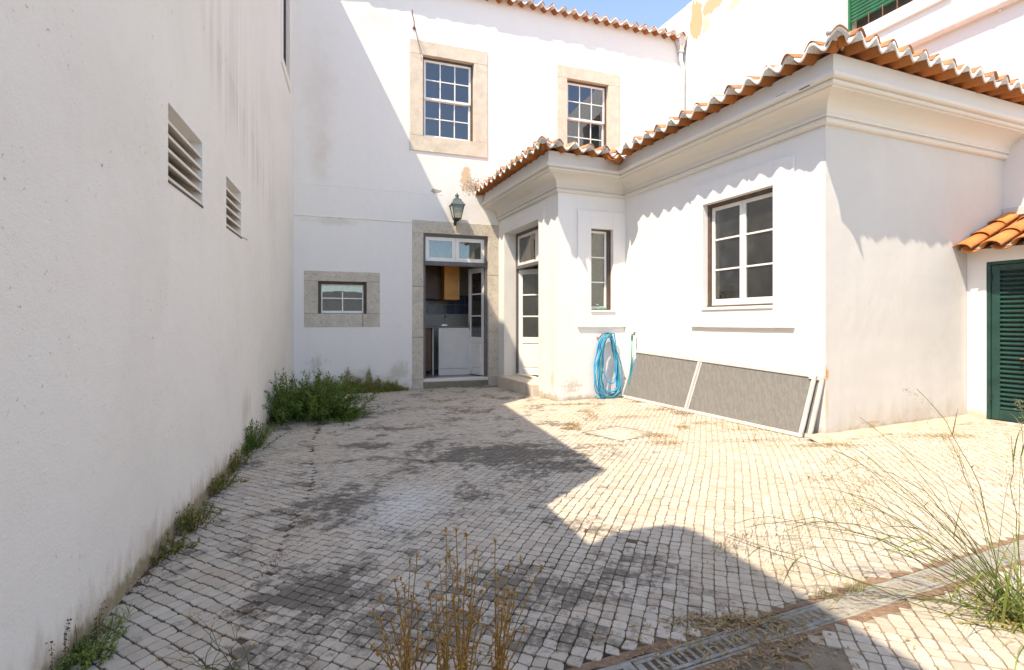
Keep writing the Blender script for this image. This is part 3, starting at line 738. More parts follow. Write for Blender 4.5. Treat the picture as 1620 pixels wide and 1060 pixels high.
# ------------------------------------------------------------------ roof tiles along an eave
SP = .232; AMP = .047
def S_of(x, sp): return -AMP * math.cos(2 * math.pi * x / sp)
def tile_piece(x0, x1, sp, lo, hi, y0, y1, n=10, taper=0.0, drop=0.0):
    g = G(); vs = []
    for yi, y in enumerate((y0, y1)):
        for i in range(n + 1):
            x = x0 + (x1 - x0) * i / n; xx = x + (x - (x0 + x1) / 2) * (taper if yi else 0); s = S_of(x, sp)
            vs += [(xx, y, s + lo), (xx, y, s + hi)]
    m = 2 * (n + 1); fs = []
    for i in range(n):
        a = 2 * i
        fs += [(a, a+2, a+3, a+1), (m+a+2, m+a, m+a+1, m+a+3), (a+1, a+3, m+a+3, m+a+1), (a+2, a, m+a, m+a+2)]
    fs += [(0, 1, m+1, m), (2*n+1, 2*n, m+2*n, m+2*n+1)]
    return g.add(vs, fs)
_tm = {}
def eave_meshes(sp):
    if sp not in _tm:
        ch = tile_piece(-.29*sp, .29*sp, sp, -.033, -.019, .006, .40).mesh("channel_tile", True)
        cp = tile_piece(.20*sp, .80*sp, sp, .0085, .019, -.002, .40, taper=-.05).mesh("cap_tile", True)
        # mortar, rough front
        mo = tile_piece(-.5*sp, .5*sp, sp, -.020, .009, -.001, .40, 16)
        _tm[sp] = (ch, cp, mo.mesh("mortar", True))
    return _tm[sp]
def eave(parent, F, t0, t1, zc, p, sp=SP, pitch=9, first=0.0, caps_end=True, tip0=None, tip1=None):
    ch, cp, mo = eave_meshes(sp)
    n = int(round((t1 - t0) / sp)); sp2 = (t1 - t0) / n
    for k in range(n + 1):
        t = t0 + k * sp2
        av = min([abs(t - q_) / .40 for q_ in (tip0, tip1) if q_ is not None] + [1.0]); SC = Matrix.Diagonal((1, max(.22, av), 1, 1)); av2 = min([abs(t + sp2 / 2 - q_) / .40 for q_ in (tip0, tip1) if q_ is not None] + [1.0]); SC2 = Matrix.Diagonal((1, max(.22, av2), 1, 1))
        jz = random.uniform(-.007, .006); jr = math.radians(random.uniform(-2.2, 2.2)); jy = random.uniform(-.012, .012)
        M = F.M(t, -p + jy, zc + jz) @ Matrix.Rotation(jr, 4, 'Z') @ Matrix.Rotation(math.radians(pitch), 4, 'X') @ SC
        link("channel_tile", ch, m_tile_under, parent, M)
        link("mortar", mo, m_mortar, parent, M)
        if k < n or caps_end:
            M2 = F.M(t, -p + random.uniform(-.016, .010), zc + random.uniform(-.002, .010)) @ Matrix.Rotation(math.radians(random.uniform(-3, 3)), 4, 'Z') @ Matrix.Rotation(math.radians(random.uniform(-3, 3)), 4, 'Y') @ Matrix.Rotation(math.radians(pitch), 4, 'X') @ SC2
            link("cap_tile", cp, m_tile_cap, parent, M2)
# main roof
MZ = 7.30 - .066
def at_eave(F, p, px, py): # height for a point in the eave line
    t, z = F.at(px, py, -p); return t, z
zcr = (at_eave(MW, .17, 968.8, 28)[1] + at_eave(MW, .17, 1076, 50)[1]) / 2
zbt = (at_eave(MW, .17, 845.8, 15.6)[1] + at_eave(MW, .17, 1060, 60.7)[1]) / 2
ZM = (zcr - .066)
mroof = empty("main_roof", MW.P(2, 0, ZM), None, None)
mroof.parent = house; mroof.matrix_basis = world_m(house).inverted() @ Matrix.Translation(MW.P(2, 0, ZM)); mroof.name = "roof"
tend = at_eave(MW, .17, 1076, 50)[0]
eave(mroof, MW, .12, tend - SP * .25, ZM, .18, SP, 14)
G().add([(-.1, -.0, ZM - .03), (MEND, -.0, ZM - .03), (MEND, 3.2, ZM + .75), (-.1, 3.2, ZM + .75)], [(0, 1, 2, 3)]).build("roof_slope", m_tile_cap, mroof, MW.M())

# ------------------------------------------------------------------ ANNEX
annex = empty("annex", (C3.x, C3.y, 0), "white single-storey annex with moulded cornice and terracotta eaves on the right", "annex")
AWo = AF.rect(1114.5, 1225.7, 325.8, 291.8, 490.6, 486.8); APan = AF.rect(1096, 1258, 299.8, 245.2, 518.5, 517.2)
AWo = (AWo[0], AWo[1], (AF.at(1118, 487)[1] + AF.at(1225.7, 482)[1]) / 2, AWo[3])
RWo = RF.rect(934, 968.5, 361.4, 363.5, 491, 490.5); RPan = RF.rect(912.9, 987.0, 333.5, 337.6, 518.3, 516.8)
LAF = (C3 - C2).length; LRF = (C2 - C1).length; LDF = (C1 - C0).length; LBF = (CT - C3).length
RPan = (RPan[0], LRF, RPan[2], RPan[3])
DWo = (DF.at(799, 370)[0], DF.at(853.4, 346)[0], 0, (DF.at(799, 370)[1] + DF.at(853.4, 346)[1]) / 2)
DZ0 = DF.at(825, 600)[1] + .0
DWo = (DWo[0], DWo[1], DZ0, DWo[3])
ZT = 3.40
def pst(F, px, py): return F.at(px, py)
m_af = plaster("annex_plaster", (0.75, 0.74, 0.72), [
    dict(c=pst(AF, 1290, 690), r=(.5, .12), col=(.5, .42, .32), ns=6, lo=.66, hi=1.0, amt=.6),
    dict(c=(LAF * .6, .0), r=(2.4, .18), col=(.46, .38, .28), ns=8, lo=.50, hi=.98, amt=.75)], .2, 0, .12, .12, (0.74, 0.72, 0.69))
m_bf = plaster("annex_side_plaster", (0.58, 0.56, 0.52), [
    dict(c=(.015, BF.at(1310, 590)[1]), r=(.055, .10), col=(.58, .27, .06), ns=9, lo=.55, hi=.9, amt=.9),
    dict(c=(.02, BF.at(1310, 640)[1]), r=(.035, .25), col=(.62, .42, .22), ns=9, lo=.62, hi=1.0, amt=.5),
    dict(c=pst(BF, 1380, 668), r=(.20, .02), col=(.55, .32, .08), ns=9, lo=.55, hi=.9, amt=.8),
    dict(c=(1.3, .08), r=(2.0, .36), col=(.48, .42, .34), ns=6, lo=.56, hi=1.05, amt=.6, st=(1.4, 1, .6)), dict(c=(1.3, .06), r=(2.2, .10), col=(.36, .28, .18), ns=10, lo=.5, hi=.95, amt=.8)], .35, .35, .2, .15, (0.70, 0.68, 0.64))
m_rf = plaster("annex_bay_plaster", (0.80, 0.785, 0.76), [
    dict(c=pst(RF, 905, 612), r=(.45, .28), col=(.48, .42, .33), ns=24, lo=.84, hi=1.05, amt=.6),
    dict(c=pst(RF, 940, 635), r=(1.0, .14), col=(.44, .36, .26), ns=9, lo=.50, hi=.95, amt=.85)], .25, 0, .12, .15, (0.74, 0.71, 0.67))
m_df = plaster("annex_door_wall_plaster", (0.79, 0.77, 0.73), [
    dict(c=pst(DF, 874, 600), r=(.10, .30), col=(.60, .48, .33), ns=5, lo=.62, hi=1.0, amt=.6),
    dict(c=pst(DF, 870, 628), r=(1.4, .10), col=(.46, .40, .30), ns=7, lo=.60, hi=.95, amt=.8)], .3, 0, .12, .15, (0.72, 0.69, 0.64))
wall_geo(G_ := G(), 0, LAF, -.4, ZT, [AWo], .2); G_.build("wall", m_af, annex, AF.M())
wall_geo(G_ := G(), 0, LRF, -.4, ZT, [RWo], .2); G_.build("wall", m_rf, annex, RF.M())
wall_geo(G_ := G(), 0, LDF, -.4, ZT, [(DWo[0], DWo[1], -.4, DWo[3])], .215); G_.build("wall", m_df, annex, DF.M())
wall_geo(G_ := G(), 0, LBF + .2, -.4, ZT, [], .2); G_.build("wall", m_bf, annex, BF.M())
def panel_ring(F, o, i, mat, th=.022):
    g = G(); e = .003
    g.box(o[0], i[0], -th, -.0, o[2], o[3], .003); g.box(i[1], o[1], -th, -.0, o[2], o[3], .003)
    g.box(i[0], i[1], -th, -.0, i[3], o[3], .0); g.box(i[0], i[1], -th, -.0, o[2], i[2], .0)
    return g.build("raised_panel", mat, annex, F.M())
panel_ring(AF, APan, AWo, m_af, .032); panel_ring(RF, (RPan[0], RPan[1] - .002, RPan[2], RPan[3]), RWo, m_rf, .030)
dtp = DF.at(862, 320.6)
g = G(); g.box(DWo[1], dtp[0], -.018, 0, 0.0, dtp[1], .003); g.box(DWo[0] - .0, DWo[1], -.018, 0, DWo[3], dtp[1], .0); g.box(.004, DWo[0], -.018, 0, 0, dtp[1], .0)
g.build("raised_panel", m_df, annex, DF.M())
# big casement window
a, b, c, d = AWo
g = G(); window_ring(g, (a, b, c, d), .05, .17, .035, 0.0); g.box(a + .001, b - .001, .03, .17, c, c + .02, .002)
aw = g.build("window", m_brown, annex, AF.M())
G().box(a - .012, b + .004, -.046, .03, c - .035, c - .002, .003).build("sill", m_af, aw, AF.M())
xm = (a + b) / 2
for (x0, x1) in ((a + .037, xm - .001), (xm + .001, b - .037)):
    g = G(); cells = bars(g, x0, x1, c + .05, d - .04, .085, .125, .042, 1, 3, .02, .05); g.box(x0, x1, .08, .12, c + .021, c + .049, .004)
    g.build("sash", m_white, aw, AF.M())
    for cc in cells: box_obj("pane", m_glass, aw, AF.M(), cc[0], cc[1], .105, .109, cc[2], cc[3])
curtain(AF, annex, a + .02, a + .26, c, d, .24, .012, simple("pale_green_shutter", (.40, .46, .36), .8, .1, 6, .1))
# narrow window
a, b, c, d = RWo
g = G(); window_ring(g, (a, b, c, d), .04, .17, .018, 0.012); g.box(b - .05, b - .018, .05, .17, c + .012, d - .018); rw = g.build("window", m_brown, annex, RF.M())
G().box(a - .012, b + .03, -.046, .03, c - .03, c - .002, .003).build("sill", m_rf, rw, RF.M())
g = G(); cells = bars(g, a + .02, b - .052, c + .014, d - .02, .08, .12, .034, 1, 3, .018, .045); g.build("sash", m_white, rw, RF.M())
for cc in cells: box_obj("pane", m_glass, rw, RF.M(), cc[0], cc[1], .10, .104, cc[2], cc[3])
curtain(RF, annex, a, b, c, d, .24, .012, simple("pale_green_curtain", (.42, .45, .38), .8, .1, 6, .1))
# glazed door of the annex, far leaf ajar
a, b, c, d = DWo
g = G(); window_ring(g, (a, b + .25, c, d), .215, .29, .045, 0)
zt2 = DF.at(835, 414)[1]
g.box(a + .045, b + .2, .21, .29, zt2 - .03, zt2 + .03, .003); df_ = g.build("door_frame", m_grey_frame, annex, DF.M())
xm = (a + b + .25) / 2
for (x0, x1) in ((a + .047, xm - .001), (xm + .001, b + .2)):
    g = G(); cells = bars(g, x0, x1, zt2 + .032, d - .05, .235, .27, .05, 1, 1, .02); g.build("fanlight", m_white, df_, DF.M())
    cc = cells[0]; box_obj("pane", m_glass, df_, DF.M(), cc[0], cc[1], .25, .254, cc[2], cc[3])
w = xm - a - .05
door_leaf(annex, DF, a + .05, .25, math.radians(38), w, c + .01, zt2 - .035, False, m_glass, True)
door_leaf(annex, DF, b + .2, .225, math.radians(-6), w + .03, c + .01, zt2 - .035, True, m_glass, False)
box_obj("step", m_stone, annex, DF.M(), a - .03, b + .02, -.14, .3, -.3, c - .002, .012)
box_obj("threshold", m_cornice, annex, DF.M(), a + .05, b - .002, .20, .3, c, c + .03, .004)
curtain(DF, annex, a, b + .3, c, d, .62, .02, simple("pale_green_blind", (.36, .42, .27), .8, .1, 6, .1))
# interior shell
def poly_prism(pts, z0, z1):
    n = len(pts); g = G(); g.add([(p.x, p.y, z0) for p in pts] + [(p.x, p.y, z1) for p in pts], [tuple(range(n-1, -1, -1)), tuple(range(n, 2*n))] + [(i, (i+1) % n, n+(i+1) % n, n+i) for i in range(n)]); return g
inn = [C0 + B*.5 - A*.0, C1 + B*.35 - A*.35 , C2 + B*.3 - A*.3, C3 + B*.3 - A*.3, C3 + B*3.0 - A*.3]
far_ = [C3 + B*3.0 - A*4.5, C0 + B*.5 + Vector((0, 0))]
fp = [C0 + B*.05, C1 + B*.05 - A*.05, C2 + B*.05 - A*.05, C3 + B*.05 - A*.05, C3 + B*3.3 - A*.05, C3 + B*3.3 - A*4.6]
poly_prism(fp, 0.06, 0.10).build("floor", m_floor_in, annex); poly_prism(fp, 3.30, 3.34).build("ceiling", m_room, annex)
def vert(p, r, z0, z1, mat, nm="inner_wall"):
    d_ = (r - p).normalized(); n_ = Vector((-d_.y, d_.x)) * .04
    poly_prism([p, r, r + n_, p + n_], z0, z1).build(nm, mat, annex)
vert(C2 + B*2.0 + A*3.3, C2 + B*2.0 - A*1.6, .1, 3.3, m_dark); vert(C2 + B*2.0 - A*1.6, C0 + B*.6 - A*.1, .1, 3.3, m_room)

# cornice sweep
prof = [(0.0, 3.085), (.024, 3.088), (.042, 3.098), (.050, 3.116), (.044, 3.134), (.034, 3.140), (.034, 3.148), (.058, 3.150), (.062, 3.172), (.050, 3.176)]
for k in range(9):                                    # the cove
    w = k / 8 * math.pi / 2; prof.append((.054 + .205 * (1 - math.cos(w)), 3.180 + .128 * math.sin(w)))
prof += [(.262, 3.322), (.290, 3.324), (.300, 3.334), (.303, 3.348), (.292, 3.354), (.294, 3.360), (.326, 3.362), (.342, 3.372), (.348, 3.386), (.346, 3.402), (.312, 3.408), (.310, 3.575), (0.05, 3.60)]
path = [C0 - A * .09, C1, C2, C3, C3 + B * (LBF + .02)]
nrm = [-DF.n, -RF.n, -AF.n, -BF.n]
def miter(i, p):
    if i == 0: return path[0] + nrm[0] * p
    if i == len(path) - 1: return path[-1] + nrm[-1] * p
    n1, n2 = nrm[i-1], nrm[i]; return path[i] + (n1 + n2) * (p / (1 + n1.dot(n2)))
g = G(); rows = []
for (p, z) in prof: rows.append([(*miter(i, p), z) for i in range(len(path))])
vs = [v for r in rows for v in r]; n = len(path)
g.add(vs, [(j*n+i, j*n+i+1, (j+1)*n+i+1, (j+1)*n+i) for j in range(len(prof)-1) for i in range(n-1)])
g.build("cornice", m_cornice, annex)
# cracks where the top fillet has lost paint
for px, pz in ((1235, 150.0), (1272, 139)):
    t_, z_ = AF.at(px, pz, -.345); G().box(t_ - .05, t_ + .06, -.3495, -.345, z_ - .006, z_ + .003).build("paint_chip", m_brown, annex, AF.M())
aroof = empty("roof", (C3.x, C3.y, 3.6)); aroof.parent = annex; aroof.location = (0, 0, 3.6)
PE = .495; ZE_ = 3.612
LPa = PE
eave(aroof, DF, .02, LDF + PE - .13, ZE_, PE, .215, 8, caps_end=False, tip1=LDF + PE)
eave(aroof, RF, -PE + .13, LRF - PE - .04, ZE_, PE, SP, 8, tip0=-PE)
eave(aroof, AF, -PE + .24 + PE * 2 - .12, LAF + PE - .14, ZE_, PE, SP, 8, caps_end=False, tip1=LAF + PE)
eave(aroof, BF, -PE + .14, LBF - .05, ZE_ + .02, PE, .226, 8, tip0=-PE)
hip = tile_piece(-.5*SP, .5*SP, SP, -.010, .006, 0, .5, 12)
for ci in (1, 3):
    tp2 = miter(ci, PE + .012); dd_ = (nrm[ci-1] + nrm[ci]).normalized()
    MH = Matrix.Translation((tp2.x, tp2.y, ZE_ + .002)) @ Matrix.Rotation(math.atan2(dd_.y, dd_.x) + math.pi/2, 4, 'Z') @ Matrix.Rotation(math.radians(6), 4, 'X')
    MC = MH @ Matrix.Translation((-SP/2 , 0, 0)); link("hip_mortar", _tm[SP][2], m_mortar, aroof, MC @ Matrix.Translation((SP/2, .01, 0)) @ Matrix.Translation((SP/2, 0, 0)) ) if False else None
    link("hip_tile", _tm[SP][1], m_tile_cap, aroof, MC @ Matrix.Translation((0, 0, .004)))
    link("hip_mortar", tile_piece(.15*SP, .85*SP, SP, -.016, .008, .008, .4, 12).mesh("hip_mortar", True), m_mortar, aroof, MC @ Matrix.Translation((0, 0, .004)))
# corner channel that throws water out of the inner angle
ic = miter(2, PE + .10); dirc = (nrm[1] + nrm[2]).normalized()
M = Matrix.Translation((ic.x, ic.y, ZE_ - .080)) @ Matrix.Rotation(math.atan2(dirc.y, dirc.x) + math.pi/2, 4, 'Z') @ Matrix.Rotation(math.radians(6), 4, 'X')
n_ = 12; vs = []
for y in (0, .45):
    for i in range(n_ + 1):
        w = math.pi * i / n_; vs += [(-.085 * math.cos(w), y, -.07 * math.sin(w)), (-.073 * math.cos(w), y, -.058 * math.sin(w))]
m_ = 2 * (n_ + 1); fs = []
for i in range(n_):
    a_ = 2 * i; fs += [(a_, a_+2, a_+3, a_+1), (m_+a_+2, m_+a_, m_+a_+1, m_+a_+3), (a_+1, a_+3, m_+a_+3, m_+a_+1), (a_+2, a_, m_+a_, m_+a_+2)]
G().add(vs, fs).build("valley_spout", m_tile_under, aroof, M, True)
# slopes
inner = [(*miter(i, .29), 3.60) for i in range(len(path))] + [(*miter(i, -.9), 3.86) for i in range(len(path))]
G().add(inner, [(i, i+1, n+i+1, n+i) for i in range(n-1)]).build("roof_slope", m_tile_cap, aroof)
poly_prism([miter(i, -.85) for i in range(len(path))] + [path[-1] - A * 4.4], 3.80, 3.82).build("roof_slope", m_tile_cap, aroof)

# ------------------------------------------------------------------ TALL BUILDING on the right
TL = 9.0 + 6.0
def tst(px, py): return TW.at(px, py)
tz_top = (TW.at(1085, 10)[1] + TW.at(1046, 40)[1]) / 2
m_tall = plaster("tall_wall_plaster", (0.74, 0.725, 0.70), [
    dict(c=tst(1101, 30), r=(.20, .42), col=(.50, .35, .18), ns=4.5, lo=.55, hi=.58, amt=.95, st=(1.6, 1, .6)),
    dict(c=tst(1128, 6), r=(.35, .20), col=(.50, .36, .20), ns=5, lo=.60, hi=.63, amt=.95, st=(1.4, 1, .7)),
    dict(c=tst(1117, 38), r=(.14, .22), col=(.56, .44, .29), ns=5, lo=.62, hi=.65, amt=.85), dict(c=tst(1160, 8), r=(.3, .2), col=(.56, .44, .29), ns=6, lo=.80, hi=.83, amt=.85), dict(c=tst(1135, 70), r=(1.4, .5), col=(.50, .46, .42), ns=18, lo=.98, hi=1.04, amt=.5)], .2, 0, .12, .12, (0.74, 0.72, 0.69))
tall = empty("tall_building", (CT.x, CT.y, 0), "tall white building at the upper right with a green roller shutter", "building", rz=TW.ang)
sA = TW.at(1338, 20); sB = TW.at(1424, 1); szb = (TW.at(1343.5, 39.4)[1] + TW.at(1424, 0)[1]) / 2
sh_r = (sA[0], sA[0] + 1.15, szb - .14, szb + 1.5)
kc_ = TW.at(1086, 30)[0]
g = G(); wall_geo(g, kc_, TL, -.4, tz_top, [sh_r], .25); g.quad((kc_, 0, tz_top), (TL, 0, tz_top), (TL, .25, tz_top), (kc_, .25, tz_top)); g.quad((kc_, 0, 0), (kc_, 0, tz_top), (kc_, .25, tz_top), (kc_, .25, 0))
g.build("wall", m_tall, tall, TW.M())
m_blue_wall = plaster("bluish_rendered_wall", (0.50, 0.54, 0.58), (), .4, 0, .8, .3, (0.42, 0.45, 0.48))
box_obj("parapet_wall", m_blue_wall, tall, TW.M(), -6, kc_ - .002, .01, .24, 4, tz_top, 0)
a, b, c, d = sh_r
gs = G(); fw_ = .06
gs.box(a - .15, a - .002, -.02, .10, c - .1, d, .004)
gs.build("window_surround", m_cornice, tall, TW.M())
# roller shutter, slat by slat
sh = box_obj("roller_shutter", m_shutter, tall, TW.M(), a, a + .03, .05, .10, c, d); 
me = G().add([(0, .012, 0), (1, .012, 0), (1, 0, .012), (0, 0, .012), (1, 0, .040), (0, 0, .040), (1, .012, .050), (0, .012, .050)], [(0, 1, 2, 3), (3, 2, 4, 5), (5, 4, 6, 7)]).mesh("slat", True)
zz = c + .20
while zz < c + 1.1:
    o = link("slat", me, m_shutter, sh, TW.M(a + .03, .07, zz) @ Matrix.Diagonal((b - a - .03, 1, 1, 1))); zz += .052
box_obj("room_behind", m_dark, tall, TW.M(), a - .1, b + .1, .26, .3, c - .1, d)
for k in range(5): box_obj("railing_bar", m_rust, sh, TW.M(), a + .12 + k*.2, a + .13 + k*.2, .03, .04, c, c + .22)
sl_z = TW.at(1472, 2)[1]
g = G(); g.box(a - .12, b + .28, -.05, .10, c - .19, c - .004, .006); g.build("sill", m_cornice, tall, TW.M())
# horizontal pipe
p1 = TW.at(1450, 68); p2 = TW.at(1590, 8); zpipe = (p1[1] + p2[1]) / 2
g = G(); g.tube([TW.P(p1[0] - 2.2, -.07, zpipe), TW.P(p1[0], -.07, zpipe), TW.P(TL, -.07, zpipe)], .05, 12); pipe = g.build("wall_pipe", m_pvc, tall, None, True)
for kx in (TW.at(1583, 12)[0], TW.at(1583, 12)[0] - 1.6, TW.at(1583, 12)[0] + 1.6):
    g = G(); g.tube([TW.P(kx - .015, -.07, zpipe), TW.P(kx + .015, -.07, zpipe)], .056, 12); g.box(0, 0, 0, 0, 0, 0) if False else None; g.build("pipe_clip", m_pvc, pipe)
    box_obj("clip_bracket", m_pvc, pipe, TW.M(), kx - .012, kx + .012, -.03, 0, zpipe - .07, zpipe + .02)
# plaster ledge above the shed roof
lz = TW.at(1595, 330)[1]; l0 = (CT - T0).length
box_obj("plaster_ledge", m_bf, tall, TW.M(), l0 - .0, l0 + 3, -.05, -.002, lz - .10, lz + .0, .006)

# downpipe with hopper in the inner corner
dp0 = MW.at(1086, 100)
dt = MEND - .10
hz_ = MW.at(1085, 62)[1] - .02
dpipe = empty("downpipe", MW.P(dt, -.1, 3.7), "white downpipe with flared hopper in the corner under the upper eave", "drainpipe")
g = G(); g.box(-.15, .10, -.15, .0, -.02, .04, .004)
g.add([(-.14, -.15, -.02), (.09, -.15, -.02), (.09, 0, -.02), (-.14, 0, -.02), (-.05, -.10, -.30), (.03, -.10, -.30), (.03, -.02, -.30), (-.05, -.02, -.30)], [(0, 1, 5, 4), (1, 2, 6, 5), (2, 3, 7, 6), (3, 0, 4, 7)])
g.box(-.06, .04, -.11, -.01, -.34, -.29, .004); g.box(-.10, -.08, -.155, -.145, -.06, .02)
g.build("hopper", simple("weathered_white_metal", (.62, .57, .53), .7, .25, 20, .4), dpipe, MW.M(dt - .0, -.01, hz_))
g = G(); P_ = lambda a_, b_, c_: MW.P(dt + a_, b_, hz_ + c_)
g.tube([P_(-.01, -.07, -.32), P_(-.01, -.07, -.46), P_(.0, -.07, -.52), P_(.035, -.07, -.60), P_(.045, -.07, -.68), P_(.045, -.07, -3.6)], .038, 10); g.build("pipe", m_pvc, dpipe, None, True)
g = G(); g.tube([P_(.045, -.07, -.98), P_(.045, -.07, -.95)], .044, 10); g.build("pipe_clip", m_pvc, dpipe)

# ------------------------------------------------------------------ SHED with green louvred door
shed = empty("shed", (C4.x, C4.y, 0), "low white lean-to with orange tiled roof on the right", "shed", rz=SH.ang)
gd0 = SH.at(1560, 412)[0]; gdz1 = SH.at(1590, 412)[1]; gdz0 = gz(C4.x) + .02
gr_ = (gd0, gd0 + .86, gdz0 - .0, gdz1)
SZT = 1.98
g = G(); wall_geo(g, -.0, 3.4, -.4, SZT, [gr_], .18); g.build("wall", plaster("shed_plaster", (0.80, 0.78, 0.75), [dict(c=(.1, .12), r=(.6, .12), col=(.5, .42, .32), ns=7, lo=.6, hi=.95, amt=.8)], .2, 0, .1, .12, (.74, .72, .68)), shed, SH.M())
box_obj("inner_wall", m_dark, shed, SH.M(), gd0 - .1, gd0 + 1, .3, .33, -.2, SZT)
a, b, c, d = gr_
dr = G(); window_ring(dr, (a, b, c, d), .01, .07, .035, 0.0); dfr = dr.build("door_frame", m_green, shed, SH.M())
g = G(); st = .075
g.box(a + .038, a + .038 + st, .02, .06, c + .01, d - .04, .004); g.box(b - .038 - st, b - .038, .02, .06, c + .01, d - .04, .004)
g.box(a + .038 + st, b - .038 - st, .02, .06, d - .10, d - .04, .003); g.box(a + .038 + st, b - .038 - st, .02, .06, c + .01, c + .12, .003)
dl = g.build("door", m_green, shed, SH.M())
box_obj("door_back", m_dark, dl, SH.M(), a + .04, b - .04, .061, .066, c + .02, d - .04)
x0, x1 = a + .038 + st, b - .038 - st; zz = c + .13; dzl = (d - .10 - c - .13) / 30
me = G().add([(0, .0, 0), (1, .0, 0), (1, .0, .008), (0, .0, .008), (0, .034, .030), (1, .034, .030), (1, .034, .038), (0, .034, .038)], [(0, 1, 2, 3), (3, 2, 6, 7), (0, 4, 5, 1), (4, 7, 6, 5), (0, 3, 7, 4), (1, 5, 6, 2)]).mesh("louvre_slat")
for k in range(30): link("louvre_slat", me, m_green, dl, SH.M(x0, .022, zz + k * dzl) @ Matrix.Diagonal((x1 - x0, 1, 1, 1)))
hz2 = SH.at(1615, 568)[1]; hx2 = SH.at(1617, 568)[0]
G().tube([SH.P(hx2 - .0, .02, hz2), SH.P(hx2, -.025, hz2), SH.P(hx2 + .10, -.03, hz2 + .01)], .008, 6).build("handle", m_rust, dl)
for hz3 in (c + (d-c) * .90, c + .25): box_obj("hinge", m_iron, dl, SH.M(), a + .030, a + .046, .002, .02, hz3 - .04, hz3 + .04, .002)
# shed roof: canal tiles in overlapping courses, running down to the door wall
sroof = empty("roof", SH.P(0, 0, SZT)); sroof.parent = shed; sroof.matrix_basis = world_m(shed).inverted() @ Matrix.Translation(SH.P(0, 0, SZT))
rise = .46
def canal(width, rise_, th, L, n=10, up=True, w2=.86):
    g = G(); vs = []
    for yi, y in enumerate((0, L)):
        ww = width * (1 if yi == 0 else w2)
        for i in range(n + 1):
            w = math.pi * i / n; sg = 1 if up else -1
            vs += [(-ww/2*math.cos(w), y, sg*rise_*math.sin(w)*(1 if yi == 0 else w2)), (-(ww/2-th)*math.cos(w), y, sg*(rise_-th)*math.sin(w)*(1 if yi == 0 else w2))]
    m = 2 * (n + 1); fs = []
    for i in range(n):
        a = 2 * i; fs += [(a, a+2, a+3, a+1), (m+a+2, m+a, m+a+1, m+a+3), (a+1, a+3, m+a+3, m+a+1), (a+2, a, m+a, m+a+2)]
    fs += [(0, 1, m+1, m), (2*n+1, 2*n, m+2*n, m+2*n+1)]
    return g.add(vs, fs)
cap = canal(.20, .070, .012, .42).mesh("roof_tile", True); chn = canal(.20, .055, .012, .42, up=False, w2=.9).mesh("channel_tile", True)
eo = .235; pit = math.radians(25)
for i in range(6):
    for j in range(3):
        y = -eo + j * .33; z = SZT - .045 + (y + eo) * math.tan(pit)
        jit = Matrix.Rotation(math.radians(random.uniform(-2.5, 2.5)), 4, 'Z')
        link("channel_tile", chn, m_tile_shed, sroof, SH.M(.02 + i * .272 + .136, y, z + .045) @ jit @ Matrix.Rotation(pit - .03, 4, 'X'))
        link("roof_tile", cap, m_tile_shed, sroof, SH.M(.075 + i * .272 + random.uniform(-.008, .008), y - .015 + random.uniform(-.012, .012), z + .035) @ jit @ Matrix.Rotation(pit - .05, 4, 'X'))
G().add([(0, -eo + .06, SZT - .01), (3, -eo + .06, SZT - .01), (3, .75, SZT - .01 + .81 * math.tan(pit)), (0, .75, SZT - .01 + .81 * math.tan(pit))], [(0, 1, 2, 3)]).build("roof_bed", m_cement, sroof, SH.M())

# ------------------------------------------------------------------ LANTERN
lt_, lzz = MW.at(723, 331, -.20)
LM = MW.M(lt_, -.20, lzz + .01) @ Matrix.Diagonal((.80, .80, .86, 1))
lan = empty("wall_lantern", MW.P(lt_, -.2, lzz), "green metal wall lantern with glass sides above the back door", "lantern", rz=MW.ang)
def frustum(g, r0, z0, r1, z1): g.lathe([(r0 * 1.414, z0), (r1 * 1.414, z1)], 0, 0, 4, math.pi/4); return g
g = G(); frustum(g, .150, .075, .085, .165); frustum(g, .158, .058, .158, .074); frustum(g, .088, .166, .075, .20); g.build("roof", m_iron_roof, lan, LM)
g = G(); g.lathe([(.04, .201), (.05, .22), (.028, .235), (.045, .26), (.05, .275), (.030, .30), (.008, .33)], 0, 0, 10); g.build("finial", m_iron_roof, lan, LM, True)
g = G()
for sx in (-1, 1):
    for sy in (-1, 1): g.tube([(sx*.135, sy*.135, .058), (sx*.080, sy*.080, -.20)], .008, 4)
frustum(g, .085, -.225, .085, -.20); g.lathe([(.02, -.27), (.05, -.25), (.055, -.226)], 0, 0, 10)
g.build("frame", m_iron, lan, LM)
m_lg = glass_mat("lantern_glass", (.62, .70, .66), .12, .45)
for k in range(4):
    R4 = Matrix.Rotation(k * math.pi/2, 4, 'Z')
    G().add([(-.074, -.078, -.198), (.074, -.078, -.198), (.127, -.131, .056), (-.127, -.131, .056)], [(0, 1, 2, 3)]).build("pane", m_lg, lan, LM @ R4)
g = G(); g.tube([(0, 0, -.24), (0, .10, -.29), (0, .2, -.24)], .012, 6); g.box(-.03, .03, .185, .198, -.33, -.16, .003); g.build("bracket", m_iron, lan, LM)

